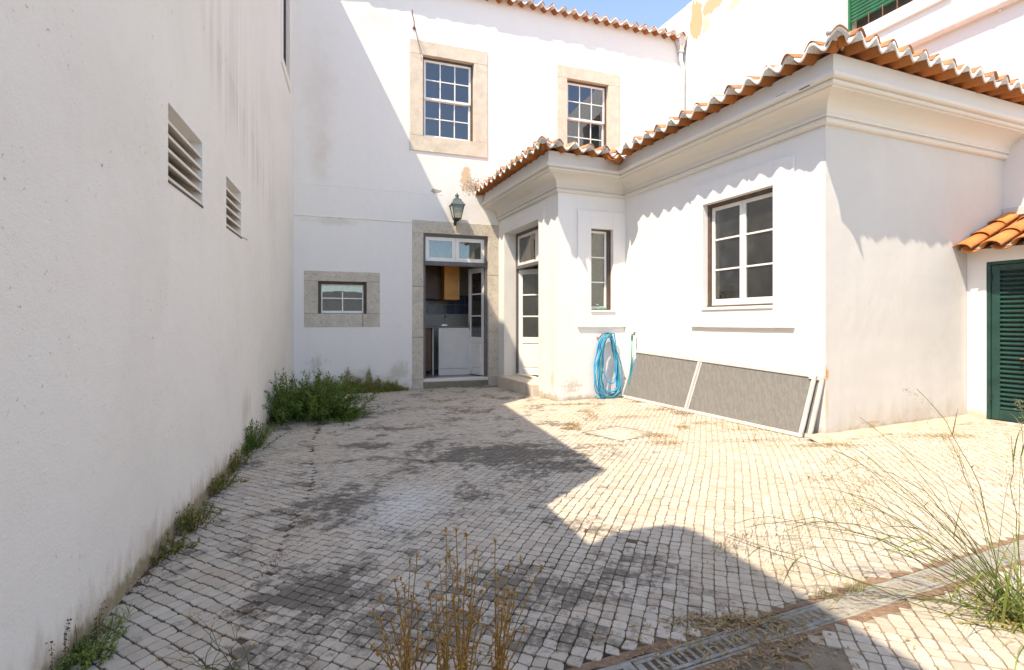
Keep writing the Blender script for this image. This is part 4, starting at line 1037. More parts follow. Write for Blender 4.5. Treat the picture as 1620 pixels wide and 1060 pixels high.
# clothes-line bracket above the upper window
bt, bz = MW.at(655, 45)
br = empty("line_bracket", MW.P(bt, 0, bz), "rusty wire bracket beside the top of the left upper window", "bracket")
g = G(); g.box(-.025, .025, -.012, 0, -.02, .02); g.tube([(0, -.01, 0), (-.03, -.20, .01), (-.10, -.42, .02)], .008, 6); g.build("arm", m_rust, br, MW.M(bt, 0, bz))
e1 = MW.P(bt - .10, -.42, bz + .02)
g = G(); g.tube([e1, MW.P(W1[0] - .02, -.03, W1[3] - .14)], .0035, 4); g.tube([MW.P(bt + .01, -.02, bz), MW.P(W1[0] - .02, -.03, W1[3] + .0)], .0035, 4); g.build("wire", m_rust, br)
G().tube([e1, MW.P(bt - .1, -.42, bz + .08)], .01, 6).build("end_hook", m_rust, br)

# ------------------------------------------------------------------ DRAIN CHANNEL with slotted grating
m_grate = simple("cast_concrete_grating", (0.30, 0.285, 0.25), .85, .2, 25, .5, spec=.2, dist=.004)
drain = empty("drain_channel", (*DR0, gz(DR0.x)), "slotted concrete drain channel crossing the paving at the front", "drain")
ddir = Vector((DRD.x, DRD.y, GS * DRD.x)).normalized(); dang = math.atan2(DRD.y, DRD.x)
DM0 = lambda s: Matrix.Translation((DR0.x + DRD.x*s, DR0.y + DRD.y*s, gz(DR0.x + DRD.x*s) - .001)) @ Matrix.Rotation(dang, 4, 'Z') @ Matrix.Rotation(-math.atan(GS*DRD.x), 4, 'Y')
def grating(L=.50):
    g = G(); w0, w1 = -DRW + .012, -.012; th = .022; n = 13; e = .03
    g.box(0.002, L-.002, w1 - .018, w1, -th, 0, .003); g.box(0.002, L-.002, w0, w0 + .018, -th, 0, .003)
    pitch = (L - 2*e) / n
    g.box(.002, e, w0 + .018, w1 - .018, -th, -.001, .002); g.box(L - e, L - .002, w0 + .018, w1 - .018, -th, -.001, .002)
    for k in range(n):
        x = e + k * pitch
        g.box(x + pitch*.55 , x + pitch, w0 + .018, w1 - .018, -th, -.001, .0015)
        # rounded ends of the slots
        g.add([(x, w0+.018, -.001), (x + pitch*.14, w0+.018, -.001), (x, w0+.030, -.001)], [(0, 1, 2)]); g.add([(x + pitch*.55, w0+.018, -.001), (x + pitch*.55, w0+.030, -.001), (x + pitch*.41, w0+.018, -.001)], [(0, 1, 2)])
    return g.mesh("grating")
gme = grating()
for k in range(-2, 9):
    link("grating", gme, m_grate, drain, DM0(k * .502) @ Matrix.Translation((0, random.uniform(-.002, .002), random.uniform(-.003, .001))) @ Matrix.Rotation(math.radians(random.uniform(-.4, .4)), 4, 'Z'))
g = G(); g.box(-1.2, 4.6, -DRW - .006, -DRW + .010, -.08, -.003, .003); g.box(-1.2, 4.6, -.010, .006, -.08, -.003, .003); g.build("channel", m_grate, drain, DM0(0)); box_obj("channel_bed", m_soil, drain, DM0(0), -1.2, 4.6, -DRW + .010, -.010, -.09, -.075)
m_redsoil = simple("reddish_grit", (0.26, 0.165, 0.11), 1, .3, 30, .9, dist=.01)
def strip_mesh(name, mat, a0, a1, s0, s1, z, amp=.008, n=120):
    g = G(); vs = []
    for i in range(n + 1):
        s = s0 + (s1 - s0) * i / n
        for a in (a0 + amp * mnoise.noise((s*9, a0*50, 0)), a1 + amp * mnoise.noise((s*9, a1*50, 4))):
            p = DR0 + DRD * s + DRN * a; vs.append((p.x, p.y, gz(p.x) + z))
    g.add(vs, [(2*i, 2*i+2, 2*i+3, 2*i+1) for i in range(n)]); return g.build(name, mat)
tag(strip_mesh("grit_seam", m_redsoil, .004, .045, -1, 4.4, -.003, .018), kind='structure')
tag(strip_mesh("grit_seam", m_redsoil, -DRW - .05, -DRW - .004, -1, 4.4, -.004, .018), kind='structure')
# bare earth patch
g = G(); n = 46; vs = []
for i in range(n + 1):
    for j in range(n + 1):
        s = -1.2 + 2.35 * i / n; a = -DRW - .008 - 1.6 * j / n; p = DR0 + DRD * s + DRN * a
        h = -.008 + .008 * mnoise.noise((p.x * 9, p.y * 9, 1)) + .004 * mnoise.noise((p.x * 40, p.y * 40, 1)) - max(0, (s - (.62 + .10 * mnoise.noise((a * 6, 3, 0)) + a * .15)) * .35)
        vs.append((p.x, p.y, gz(p.x) + h))
g.add(vs, [(i*(n+1)+j, (i+1)*(n+1)+j, (i+1)*(n+1)+j+1, i*(n+1)+j+1) for i in range(n) for j in range(n)])
tag(g.build("soil_patch", m_soil, None, None, True), kind='structure')
# pebbles on the soil
g = G()
for i in range(900):
    s = random.uniform(-.6, .75); a = -DRW - .01 - random.random() * 1.0; p = DR0 + DRD * s + DRN * a; r = random.uniform(.0015, .005)
    z = gz(p.x) - .004; w = random.random() * 6
    g.add([(p.x + r*math.cos(w), p.y + r*math.sin(w), z), (p.x + r*math.cos(w+2.1), p.y + r*math.sin(w+2.1), z), (p.x + r*math.cos(w+4.2), p.y + r*math.sin(w+4.2), z), (p.x, p.y, z + r)], [(0, 1, 3), (1, 2, 3), (2, 0, 3)])
tag(g.build("gravel", simple("pale_grit", (.34, .29, .24), .9, .4, 60)), kind='stuff')

# manhole cover
mang = math.atan2(mh_ax.y, mh_ax.x)
mhm = Matrix.Translation((mhc.x, mhc.y, gz(mhc.x))) @ Matrix.Rotation(mang, 4, 'Z')
man = empty("manhole_cover", (mhc.x, mhc.y, gz(mhc.x)), "square pale stone-filled manhole cover turned as a diamond in the paving", "manhole cover", rz=mang)
m_pale = simple("pale_slab", (0.62, 0.57, 0.49), .9, .1, 12, .4, dist=.004)
g = G(); h_ = mh_h; g.box(-h_, h_, -h_, -h_ + .012, -.03, .001); g.box(-h_, h_, h_ - .012, h_, -.03, .001); g.box(-h_, -h_ + .012, -h_ + .012, h_ - .012, -.03, .001); g.box(h_ - .012, h_, -h_ + .012, h_ - .012, -.03, .001); g.build("frame", m_cement, man, mhm)
box_obj("bed", m_pale, man, mhm, -h_ + .014, h_ - .014, -h_ + .014, h_ - .014, -.03, -.0035)
nn = 8; cs = (2 * h_ - .032) / nn
c0 = np.array([[[-1, -1], [1, -1], [1, 1], [-1, 1]]]) * cs / 2
for i in range(nn):
    for j in range(nn):
        cc = c0 * 1.0 + rng.normal(0, .0015, (1, 4, 2)); me = stone_mesh("cobblestone", cc)
        link("cobblestone", me, m_cobble, man, mhm @ Matrix.Translation((-h_ + .016 + (i + .5) * cs, -h_ + .016 + (j + .5) * cs, random.uniform(-.001, .0005))))

# ------------------------------------------------------------------ LEANING FLY SCREENS
def ray_to(F, px, py, depth): t, z = F.at(px, py, depth); return F.P(t, depth, z)
m_alu = simple("white_aluminium_frame", (0.56, 0.545, 0.52), .5, .12, 20, .1)
def mesh_mat():
    t = NT("grey_insect_mesh"); v = t.coord()
    w = t.n("ShaderNodeTexWave"); w.inputs["Scale"].default_value = 9; w.inputs["Distortion"].default_value = 9; w.inputs["Detail"].default_value = 3; w.inputs["Detail Scale"].default_value = 2; t.put(w.inputs["Vector"], t.mapping(v, scale=(1.0, 1, .35)))
    n = t.noise(v, 60, 4, .7)
    col = t.mix(t.mr(w.outputs[1], .2, .9, 0, .5), (0.25, 0.245, 0.235), (0.33, 0.325, 0.31)); col = t.mix(t.mr(n, .4, .7, 0, .25), col, (.42, .40, .37))
    t.fin(col, .9, t.bump(n, .3, .002)); tr = t.n("ShaderNodeBsdfTransparent"); mx = t.n("ShaderNodeMixShader"); t.put(mx.inputs[0], .68)
    t.t.links.new(tr.outputs[0], mx.inputs[1]); t.t.links.new(t.p.outputs[0], mx.inputs[2]); t.t.links.new(mx.outputs[0], t.out.inputs[0]); return t.m
m_mesh = mesh_mat()
def screen(label, BL, BR, TL_, TR_, div):
    """BL.. are world points of the outer corners of the frame"""
    W = (BR - BL).length; H = ((TR_ - BR).length + (TL_ - BL).length) / 2
    nn_ = ((BR - BL).cross(TR_ - BL)).normalized()
    if nn_.dot(AF.n.to_3d()) < 0: nn_ = -nn_
    e = empty("fly_screen", BL, label, "fly screen"); w = .042; th = .026
    def put(g, name, mat):
        g.v = [tuple((BL.lerp(BR, x / W)).lerp(TL_.lerp(TR_, x / W), z / H) + nn_ * y) for x, y, z in g.v]; return g.build(name, mat, e)
    g = G(); g.box(0, W, 0, th, 0, w, .004); g.box(0, W, 0, th, H - w, H, .004); g.box(0, w, 0, th, w, H - w, .004); g.box(W - w, W, 0, th, w, H - w, .004); g.box(W*div - .02, W*div + .02, 0, th, w, H - w, .004); g.box(W*div + .03, W*div + .055, .004, th, w, H - w, .003)
    g.box(0, w, -.003, 0, -.0, .04, .002); g.box(W - .07, W - .03, -.004, 0, H - .06, H - .01, .002)
    put(g, "frame", m_alu)
    for (a_, b_) in ((w, W*div - .02), (W*div + .02, W - w)): put(G().box(a_ - .002, b_ + .002, .012, .0135, w - .002, H - w + .002), "mesh_panel", m_mesh)
    return e
bl = AF.P(.13, -.17, 0); bl.z = gz(bl.x); br_ = ground(1267, 693)
def on_wall(px, py, dep): t, z = AF.at(px, py, dep); return AF.P(t, dep, z)
tl = on_wall(1005, 553, -.035); tr_ = on_wall(1291, 592, -.075)
bl.z += .004; br_.z += .004
screen("long grey two-panel fly screen lying on its side, front one leaning on the annex wall", bl, br_, tl, tr_, .46)
sh2 = (AF.d.to_3d() * .055 + AF.n.to_3d() * .036)
tl2 = tl + sh2 + Vector((0, 0, .004)); tr2 = tr_ + sh2 + Vector((0, 0, -.01)); bl2 = bl + sh2 * 1.0 + AF.n.to_3d() * .02; br2 = br_ + sh2 + AF.n.to_3d() * .02
screen("rear fly screen showing only at its right end behind the front one", bl2, br2, tl2, tr2, .50)

# ------------------------------------------------------------------ HOSES, TAP
def hose_mat(name, a, b):
    t = NT(name); v = t.coord(); return t.fin(t.mix(t.mr(t.noise(v, 6, 3, .6), .4, .6), a, b), .4, None, spec=.5)
m_hose = hose_mat("blue_hose", (0.02, 0.36, 0.62), (0.015, 0.27, 0.50)); m_hose2 = hose_mat("teal_hose", (0.02, 0.26, 0.26), (0.03, 0.32, 0.34))
ht, hz0 = RF.at(957, 531); _, hzb = RF.at(957, 632)
gzz = gz(RF.P(ht, 0, 0).x)
g = G(); g.tube([RF.P(ht - .14, 0, hz0 - .02), RF.P(ht - .15, -.05, hz0 - .05), RF.P(ht - .08, -.07, hz0 + .03), RF.P(ht + .0, -.07, hz0 + .045), RF.P(ht + .09, -.06, hz0 + .03), RF.P(ht + .10, 0, hz0 + .0)], .009, 6)
hk = g.build("hose_hook", m_rust, None, None, True); tag(hk, "rusty wire hook on the wall holding the blue hose coil", "hook")
hs = empty("garden_hose", RF.P(ht, -.1, gzz), "bright blue garden hose hung in long loops on the annex wall", "hose")
def loop_pts(cx, top, bot, w_top, w_bot, y, skew, n=44):
    pts = []
    for i in range(n + 1):
        w = 2 * math.pi * i / n; s = math.sin(w); c = math.cos(w)
        z = (top + bot) / 2 + (top - bot) / 2 * c; f = (c + 1) / 2; hw = w_top * f + w_bot * (1 - f)
        x = cx + skew * (1 - f) + hw * math.copysign(abs(s) ** .75, s)
        x += .012 * math.sin(w * 3 + top * 90) + .007 * math.sin(w * 7 + bot * 70); yy = y - .05 * (1 - f) + .014 * math.sin(w * 2 + cx * 30)
        pts.append(RF.P(x, min(-.012, yy), z))
    return pts
g = G(); R_ = random.Random(3)
for k in range(8):
    bot = gzz + .014 + (0, 0, .004, .02, .05, .09, .22, .01)[k]
    g.tube(loop_pts(ht + R_.uniform(-.02, .025), hz0 + .035 - .008 * k, bot, .120 + R_.uniform(-.03, .02), (.25, .20, .28, .17, .15, .22, .12, .30)[k], -.035 - .012 * k, R_.uniform(-.03, .02)), .0095, 7, False)
g.tube([RF.P(ht + .06, -.06, hz0 + .04), RF.P(ht + .12, -.07, hz0 + .035), RF.P(ht + .15, -.06, hz0 - .1), RF.P(ht + .155, -.06, hz0 - .35), RF.P(ht + .19, -.06, hz0 - .6), RF.P(ht + .24, -.06, gzz + .06), RF.P(ht + .12, -.12, gzz + .014), RF.P(ht - .08, -.13, gzz + .014), RF.P(ht - .20, -.10, gzz + .014)], .0095, 7)
g.build("hose_coil", m_hose, hs, None, True)
g = G(); g.tube(loop_pts(ht - .01, hz0 + .03, gzz + .03, .09, .215, -.13, -.01), .0095, 7, False); g.build("hose_loop", m_hose2, hs, None, True)
# standpipe with tap by the inner corner
tp, tz = AF.at(1004, 529, -.05); tzb = AF.at(990, 605, -.05)[1]
st_ = empty("garden_tap", AF.P(tp, -.05, 0), "upright white water pipe with green tap fitting in the annex corner", "tap")
g = G(); g.tube([AF.P(tp, -.04, gz(2) + .01), AF.P(tp, -.04, tz)], .013, 8); g.build("pipe", m_pvc, st_, None, True)
g = G(); g.tube([AF.P(tp, -.04, tz), AF.P(tp, -.08, tz + .005)], .012, 8); g.tube([AF.P(tp - .025, -.05, tz + .03), AF.P(tp + .025, -.05, tz + .03)], .007, 6); g.tube([AF.P(tp, -.05, tz), AF.P(tp, -.05, tz + .03)], .007, 6); g.build("tap_head", m_rust, st_)
g = G(); g.tube([AF.P(tp - .005, -.085, tz + .01), AF.P(tp - .01, -.088, tz - .03), AF.P(tp - .012, -.088, tz - .09)], [.014, .018, .013], 8); g.build("connector", hose_mat("green_connector", (.01, .24, .17), (.01, .20, .15)), st_, None, True)
g = G(); g.tube([AF.P(tp - .012, -.088, tz - .08), AF.P(tp - .02, -.09, tz - .4), AF.P(tp - .04, -.11, tz - .62), AF.P(tp - .06, -.14, gz(2) + .03), AF.P(tp - .2, -.2, gz(2) + .012)], .009, 7); g.build("hose", m_hose2, st_, None, True)
g = G(); g.tube([AF.P(tp + .03, -.03, tz - .30), AF.P(tp + .0, -.07, tz - .45), AF.P(tp - .03, -.10, tz - .62), AF.P(tp - .08, -.14, gz(2) + .015), AF.P(tp - .22, -.18, gz(2) + .012)], .008, 7); g.build("hose", m_hose, st_, None, True)
# spray gun on the narrow sill
sx, sz = RF.at(950, 488); sz = RWo[2] + .006
g = G(); g.tube([RF.P(sx - .07, .0, sz + .025), RF.P(sx - .02, .0, sz + .028), RF.P(sx + .02, .0, sz + .03), RF.P(sx + .06, -.005, sz + .024), RF.P(sx + .10, -.005, sz + .020)], [.012, .018, .026, .022, .012], 8); g.tube([RF.P(sx - .02, .0, sz + .03), RF.P(sx - .05, -.01, sz + .075), RF.P(sx - .08, -.01, sz + .08)], [.008, .012, .008], 6)
sg = g.build("spray_nozzle", simple("pale_green_plastic", (.20, .38, .30), .45, .15, 30), None, None, True); tag(sg, "small pale green spray nozzle lying on the narrow window's sill", "spray nozzle")
# door mat strip
mt = empty("door_mat", MW.P((kd0+kd1)/2, -.1, 0), None, None)
bpy.data.objects.remove(mt)
ma = ground(682, 611.5); mb = ground(776, 606); md = (mb - ma).xy.normalized(); mn = Vector((-md.y, md.x))
g = G(); vs = []; n = 20
for i in range(n + 1):
    p = ma.xy + (mb - ma).xy * i / n
    for k, off in enumerate((0, .10)):
        pp = p + mn * off; vs += [(pp.x, pp.y, gz(pp.x) + .012 + .004 * math.sin(i * 1.7 + k)), (pp.x, pp.y, gz(pp.x) + .002)]
fs = []
for i in range(n): a_ = 4 * i; fs += [(a_, a_+4, a_+6, a_+2), (a_+1, a_+5, a_+4, a_), (a_+3, a_+2, a_+6, a_+7)]
fs += [(0, 2, 3, 1), (4*n, 4*n+1, 4*n+3, 4*n+2)]
o = G().add(vs, fs).build("rubber_mat", simple("black_rubber", (.035, .03, .028), .8, .3, 40, .5)); tag(o, "narrow black rubber strip lying in front of the kitchen threshold", "mat")
# loose slab fragment near the screens
fg = ground(1022, 641)
bm = bmesh.new(); pr = [(-.13, -.02), (-.03, -.06), (.10, -.045), (.15, 0), (.06, .045), (-.08, .04)]
vb = [bm.verts.new((x, y, 0)) for x, y in pr]; vt = [bm.verts.new((x * .96, y * .95, .018)) for x, y in pr]
bm.faces.new(vt); [bm.faces.new((vb[i], vb[(i+1) % 6], vt[(i+1) % 6], vt[i])) for i in range(6)]
me = bpy.data.meshes.new("slab_fragment"); bm.to_mesh(me); bm.free()
o = link("slab_fragment", me, m_pale, None, Matrix.Translation((fg.x, fg.y, fg.z - .002)) @ Matrix.Rotation(.2, 4, 'Z') @ Matrix.Rotation(.06, 4, 'Y')); tag(o, "loose pale piece of broken slab beside the dry leaves by the screens", "slab fragment")

# ------------------------------------------------------------------ PLANTS
m_leaf = leaf_mat("green_leaves", (0.045, 0.115, 0.015), (0.20, 0.29, 0.055)); m_leaf_y = leaf_mat("yellow_green_leaves", (0.24, 0.235, 0.05), (0.50, 0.43, 0.14))
m_stem = leaf_mat("green_stems", (0.08, 0.11, 0.03), (0.16, 0.17, 0.06)); m_dry = leaf_mat("dry_straw", (0.28, 0.19, 0.09), (0.50, 0.37, 0.20))
m_ochre = leaf_mat("ochre_dry_plant", (0.34, 0.17, 0.04), (0.60, 0.37, 0.12)); m_brownleaf = leaf_mat("brown_dead_leaves", (0.10, 0.055, 0.03), (0.30, 0.17, 0.08))
m_grass = leaf_mat("green_grass", (0.10, 0.17, 0.03), (0.30, 0.36, 0.09)); m_panicle = leaf_mat("pale_grass_panicles", (0.30, 0.30, 0.14), (0.52, 0.46, 0.27))
def rv(s=1.0): return Vector((random.gauss(0, s), random.gauss(0, s), random.gauss(0, s)))
def leaf(g, p, d, L, w, fold=.25):
    d = d.normalized(); s = d.cross(Vector((random.gauss(0, .3), random.gauss(0, .3), 1))).normalized(); n = s.cross(d)
    m = p + d * L * .5 - n * (L * fold * .3); e = p + d * L - n * (L * fold)
    g.add([p, m + s * w * .5, e, m - s * w * .5], [(0, 1, 2), (0, 2, 3)])
def blade(g, base, d, L, w, droop, n=6, tip=True):
    pts = []; p = Vector(base); d = d.normalized(); side = d.cross(Vector((0, 0, 1))); side = side.normalized() if side.length > .1 else Vector((1, 0, 0))
    side = (side + rv(.3)).normalized()
    vs = []
    for i in range(n + 1):
        f = i / n; ww = w * (1 - f ** 2 * .95) * .5
        vs += [p - side * ww, p + side * ww]; pts.append(p.copy())
        d = (d + Vector((0, 0, -droop / n)) + rv(.015)).normalized(); p = p + d * (L / n)
    g.add(vs, [(2*i, 2*i+1, 2*i+3, 2*i+2) for i in range(n)]); return pts
def curve_stem(g, base, d, L, r, droop, n=7, sides=4, jit=.04):
    p = Vector(base); d = d.normalized(); pts = [p.copy()]
    for i in range(n):
        d = (d + Vector((0, 0, -droop / n)) + rv(jit)).normalized(); p = p + d * (L / n); pts.append(p.copy())
    g.tube(pts, [r * (1 - .6 * i / n) for i in range(n + 1)], sides, False); return pts
def leafy(name, label, cat, base, spread, height, stems, leaves, ls, mat, stem_mat=None, lean=Vector((0, 0, 0)), group=None, rows=None, droop=.5):
    """leafy stems fanning from the ground, leaves all along them"""
    e = empty(name, base, label, cat, group); gs, gl = G(), G()
    for i in range(stems):
        off = Vector((random.gauss(0, spread.x * .38), random.gauss(0, spread.y * .38), 0)); b = Vector(base) + off
        if -(b.xy - L0).dot(LW.n) < .02: b = b + Vector((-LW.n.x, -LW.n.y, 0)) * (.03 + (b.xy - L0).dot(LW.n))
        b.z = gz(b.x) - .005
        out = Vector((off.x / max(spread.x, .01), off.y / max(spread.y, .01), 0)) * .9
        L = height * random.uniform(.45, 1.1); pts = curve_stem(gs, b, Vector((0, 0, 1)) + out * .8 + rv(.22) + lean, L, .0028, droop * random.uniform(.3, 1.3))
        for k in range(leaves):
            f = random.random() ** .7 * (len(pts) - 1.001); j = int(f); p = pts[j].lerp(pts[j+1], f - j)
            leaf(gl, p + rv(ls * .3), rv(.7) + Vector((0, 0, .25)) + out * .3, ls * random.uniform(.5, 1.3), ls * random.uniform(.35, .6))
    gs.build("stems", stem_mat or m_stem, e); gl.build("foliage", mat, e); return e
# big bush against the left wall
bb = ground(470, 668)
leafy("bush", "large dense green bush in the corner foot of the left wall", "bush", bb + Vector((-.06, .28, 0)), Vector((.60, .60, 0)), .60, 330, 60, .034, m_leaf, droop=.9)
b2 = ground(530, 664)
leafy("bush", "low straggly end of the green bush spreading onto the paving", "bush", b2 + Vector((-.06, .10, 0)), Vector((.36, .30, 0)), .24, 90, 50, .028, m_leaf, lean=Vector((.5, -.1, 0)), droop=.9)
weeds = [((396, 712), (.15, .30), .30, 50, 46, "leafy green weed, tallest on the left wall next to the big bush"),
         ((372, 742), (.05, .20), .18, 20, 30, "thin upright weed at the left wall just before the tallest leafy one"),
         ((345, 775), (.06, .28), .12, 30, 30, "low green weed creeping along the middle of the left wall"),
         ((303, 838), (.05, .20), .16, 22, 34, "bronze-green weed in the wall joint below the near vent"),
         ((268, 878), (.04, .12), .10, 14, 26, "small dark weed in the wall joint, third from the front")]
for i, (p, s, h, n, l, lab) in enumerate(weeds):
    b = ground(*p); leafy("wall_weed", lab, "weed", b, Vector((s[0], s[1], 0)) * 1.0, h, n, l, .020 if i else .024, m_leaf if i == 0 else leaf_mat("bronze_leaves", (0.09, 0.12, 0.02), (0.32, 0.27, 0.07)), group="weeds along the left wall", droop=.35)
# grass tuft and seedy stem near the front of the wall
b = ground(170, 995); e = empty("grass_tuft", b, "bright green grass tuft at the front of the left wall", "grass", "weeds along the left wall"); g = G()
for i in range(90): blade(g, b + Vector((random.gauss(0, .022), random.gauss(0, .05), -.01)), Vector((random.gauss(.1, .4), random.gauss(0, .4), 1)), random.uniform(.04, .12), .0032, random.uniform(.4, 1.3))
g.build("blades", m_grass, e)
b = ground(118, 1050); e = empty("seedy_weed", b, "dark seedy weed stems at the very front of the left wall", "weed", "weeds along the left wall"); g, g2 = G(), G()
for i in range(7):
    pts = curve_stem(g, b + Vector((random.gauss(0, .02), random.gauss(0, .06), 0)), Vector((.05, 0, 1)) + rv(.12), random.uniform(.10, .24), .0015, .2)
    for p in pts[3:]:
        for k in range(5): leaf(g2, p + rv(.004), rv(), .009, .006)
g.build("stems", m_brownleaf, e); g2.build("seed_heads", leaf_mat("dark_seed", (.05, .035, .02), (.12, .08, .05)), e)
leafy("wall_weed", "mossy low weed at the bottom left corner of the paving", "weed", ground(128, 1048), Vector((.10, .16, 0)), .07, 60, 26, .013, m_grass, group="weeds along the left wall", droop=.6)
# brown litter along the wall foot
g = G()
for i in range(4200):
    s = random.random(); Y = 1.7 + 6.3 * s; d = abs(random.gauss(0, .045)) + .01
    p = L0 + LD * ((Y - L0.y) / LD.y) - LW.n * d; 
    if mnoise.noise((Y * 2.5, 0, 5)) < -.35: continue
    leaf(g, Vector((p.x, p.y, gz(p.x) + random.uniform(-.006, .012 + .03 * max(0, .05 - d) / .05))), rv() * Vector((1, 1, .45)), random.uniform(.006, .018), random.uniform(.003, .008))
tag(g.build("leaf_litter", m_brownleaf), kind='stuff')
# yellow-green growth at the foot of the back wall
g, g2 = G(), G()
for i in range(15000):
    px = random.choice((random.gauss(515, 24), random.gauss(565, 34), random.gauss(605, 20)))
    if not 470 < px < 646: continue
    t, _ = MW.at(px, 600); d = abs(random.gauss(0, .07)) + .01; hmax = (.40 if px < 540 else .44) * (1 - min(1, d * 3.2)) * max(.15, .55 + .9 * mnoise.noise((px * .09, 2.2, 0)) + .5 * mnoise.noise((px * .35, 7.2, 0))) * max(.1, min(1, (652 - px) / 40))
    p = MW.P(t, -d, 0); p.z = gz(p.x) + random.random() ** 1.15 * hmax
    leaf(g if random.random() < .6 else g2, p, rv() + Vector((0, 0, .6)), random.uniform(.012, .034), random.uniform(.006, .014))
tag(g.build("wall_foot_growth", m_leaf_y), kind='stuff'); tag(g2.build("wall_foot_growth", leaf_mat("olive_leaves", (0.13, 0.15, 0.03), (0.30, 0.28, 0.08))), kind='stuff')
# weeds and litter in the joints
def scatter_litter(name, mat, spots, n, size, up=.3):
    g = G()
    for i in range(n):
        px, py, sx, sy = random.choice(spots); c = ground(px, py); x = c.x + random.gauss(0, sx); y = c.y + random.gauss(0, sy)
        if not in_court(x, y, .0): continue
        p = Vector((x, y, gz(x) + random.random() ** 2 * .012)); v = rv(); v.z *= up; leaf(g, p, v, size * random.uniform(.5, 1.8), size * random.uniform(.15, .5))
    return tag(g.build(name, mat), kind='stuff')
scatter_litter("joint_weeds", m_brownleaf, [(519, 734, .07, .05), (470, 712, .12, .04), (500, 772, .04, .08), (476, 828, .03, .10), (445, 880, .03, .08), (415, 914, .03, .08), (385, 968, .06, .04), (505, 705, .10, .03), (455, 812, .03, .06)], 1500, .012)
scatter_litter("joint_weeds", m_leaf_y, [(519, 734, .06, .04), (500, 706, .08, .03), (490, 812, .02, .03), (1180, 900, .10, .10), (470, 712, .1, .03)], 240, .012)
scatter_litter("dry_litter", m_dry, [(935, 655, .05, .3), (905, 672, .06, .05), (1000, 660, .25, .06), (1070, 648, .25, .06), (1080, 655, .06, .10), (1050, 700, .10, .05), (1110, 670, .12, .05), (1200, 697, .3, .05), (900, 640, .25, .06), (1300, 705, .2, .05), (1400, 690, .35, .08), (1490, 690, .2, .06), (820, 617, .06, .15), (1330, 760, .2, .12), (1080, 676, .04, .06), (1060, 640, .3, .05), (1180, 680, .3, .05), (1320, 705, .15, .04), (905, 640, .2, .03), (960, 705, .12, .04), (1045, 690, .08, .06), (900, 678, .04, .03)], 8000, .022)
scatter_litter("dead_leaves", m_brownleaf, [(1075, 652, .10, .05), (1060, 645, .06, .03), (1010, 628, .08, .03), (1050, 648, .12, .05), (1085, 655, .10, .04), (1395, 678, .02, .02), (815, 617, .05, .1), (720, 610, .45, .04), (1010, 636, .1, .03)], 2600, .018, .6)
scatter_litter("dry_grass_debris", m_dry, [(1180, 1010, .22, .10), (1130, 1030, .20, .08), (1220, 1000, .1, .12), (1190, 985, .12, .04), (1120, 985, .10, .02)], 1500, .022, .4)
scatter_litter("soil_crumbs", m_brownleaf, [(1083, 935, .03, .02), (1140, 967, .02, .03), (960, 960, .05, .05), (1105, 975, .02, .02), (905, 1010, .06, .05), (940, 930, .05, .05), (1060, 1000, .08, .04)], 520, .007)

# dry ochre plant at the front: seed-headed branching stems
base = ground(705, 1120); base.y = max(base.y, 1.55)
dp = empty("dry_seedhead_plant", base, "tall dry ochre plant with star-shaped seed heads at the bottom centre", "dry plant")
gs, gh, gp = G(), G(), G(); R2 = random.Random(11)
def head(p, r=.0095):
    for k in range(9):
        d = Vector((R2.gauss(0, 1), R2.gauss(0, 1), R2.gauss(.5, .8))).normalized(); leaf(gh, p, d, r * R2.uniform(1, 1.8), r * .6)
    gh.lathe([(.0015, p.z - .008), (.0035, p.z - .003), (.003, p.z + .002)], p.x, p.y, 5)
tops = [(705, 838), (722, 838), (738, 845), (783, 855), (660, 878), (648, 888), (711, 878), (695, 893), (752, 872), (757, 885), (824, 885), (804, 897), (856, 896), (625, 916), (790, 915), (640, 930), (677, 925), (770, 927), (728, 903), (602, 945), (590, 970), (603, 980), (635, 985), (690, 945), (716, 950), (760, 935), (806, 938), (795, 962), (765, 990), (663, 965), (683, 990), (640, 1010), (588, 1022), (608, 1028), (829, 997), (707, 970), (748, 915), (810, 940), (668, 1010), (700, 1015), (735, 1000), (780, 1005)]
nb_ = 9
roots = [Vector((base.x + R2.uniform(-.16, .16), base.y + R2.uniform(-.06, .08), base.z)) for _ in range(nb_)]
for (u, w) in tops:
    Y = base.y + R2.uniform(-.12, .20); tp_ = Vector(((u - CX) / FPX * Y, Y, EYE + (HY - w) / FPX * Y))
    rt = min(roots, key=lambda r: abs(r.x - tp_.x) + R2.uniform(0, .12)); fork = rt.lerp(tp_, R2.uniform(.35, .6)); fork.x = rt.x + (tp_.x - rt.x) * R2.uniform(.2, .5)
    pts = []
    for i in range(11):
        f = i / 10; a_ = rt.lerp(fork, f); b_ = fork.lerp(tp_, f); p = a_.lerp(b_, f) + Vector((R2.gauss(0, .0018), R2.gauss(0, .0018), 0)); pts.append(p)
    gs.tube(pts, [.0032 - .0019 * i / 10 for i in range(11)], 5, False); head(tp_)
    for k in range(R2.choice((1, 2, 2))):
        j = R2.randint(4, 8); d = Vector((R2.gauss(0, .35), R2.gauss(0, .35), 1)).normalized(); L = R2.uniform(.03, .09)
        gs.tube([pts[j], pts[j] + d * L * .5 + Vector((R2.gauss(0, .004), 0, 0)), pts[j] + d * L], [.0014, .0011, .0008], 4, False); head(pts[j] + d * L, .006)
    for j in range(1, 9):                                    # withered leaf remains
        if R2.random() < .7:
            for k in range(9 if j < 5 else 3): leaf(gh, pts[j] + rv(.003), Vector((R2.gauss(0, .7), R2.gauss(0, .7), R2.gauss(.4, .6))), R2.uniform(.006, .028), R2.uniform(.003, .009), .6)
gs.build("stems", m_ochre, dp); gh.build("seed_heads", m_ochre, dp)
pf = Vector(((731 - CX) / FPX * 1.70, 1.70, EYE + (HY - 908) / FPX * 1.70)); g = G()
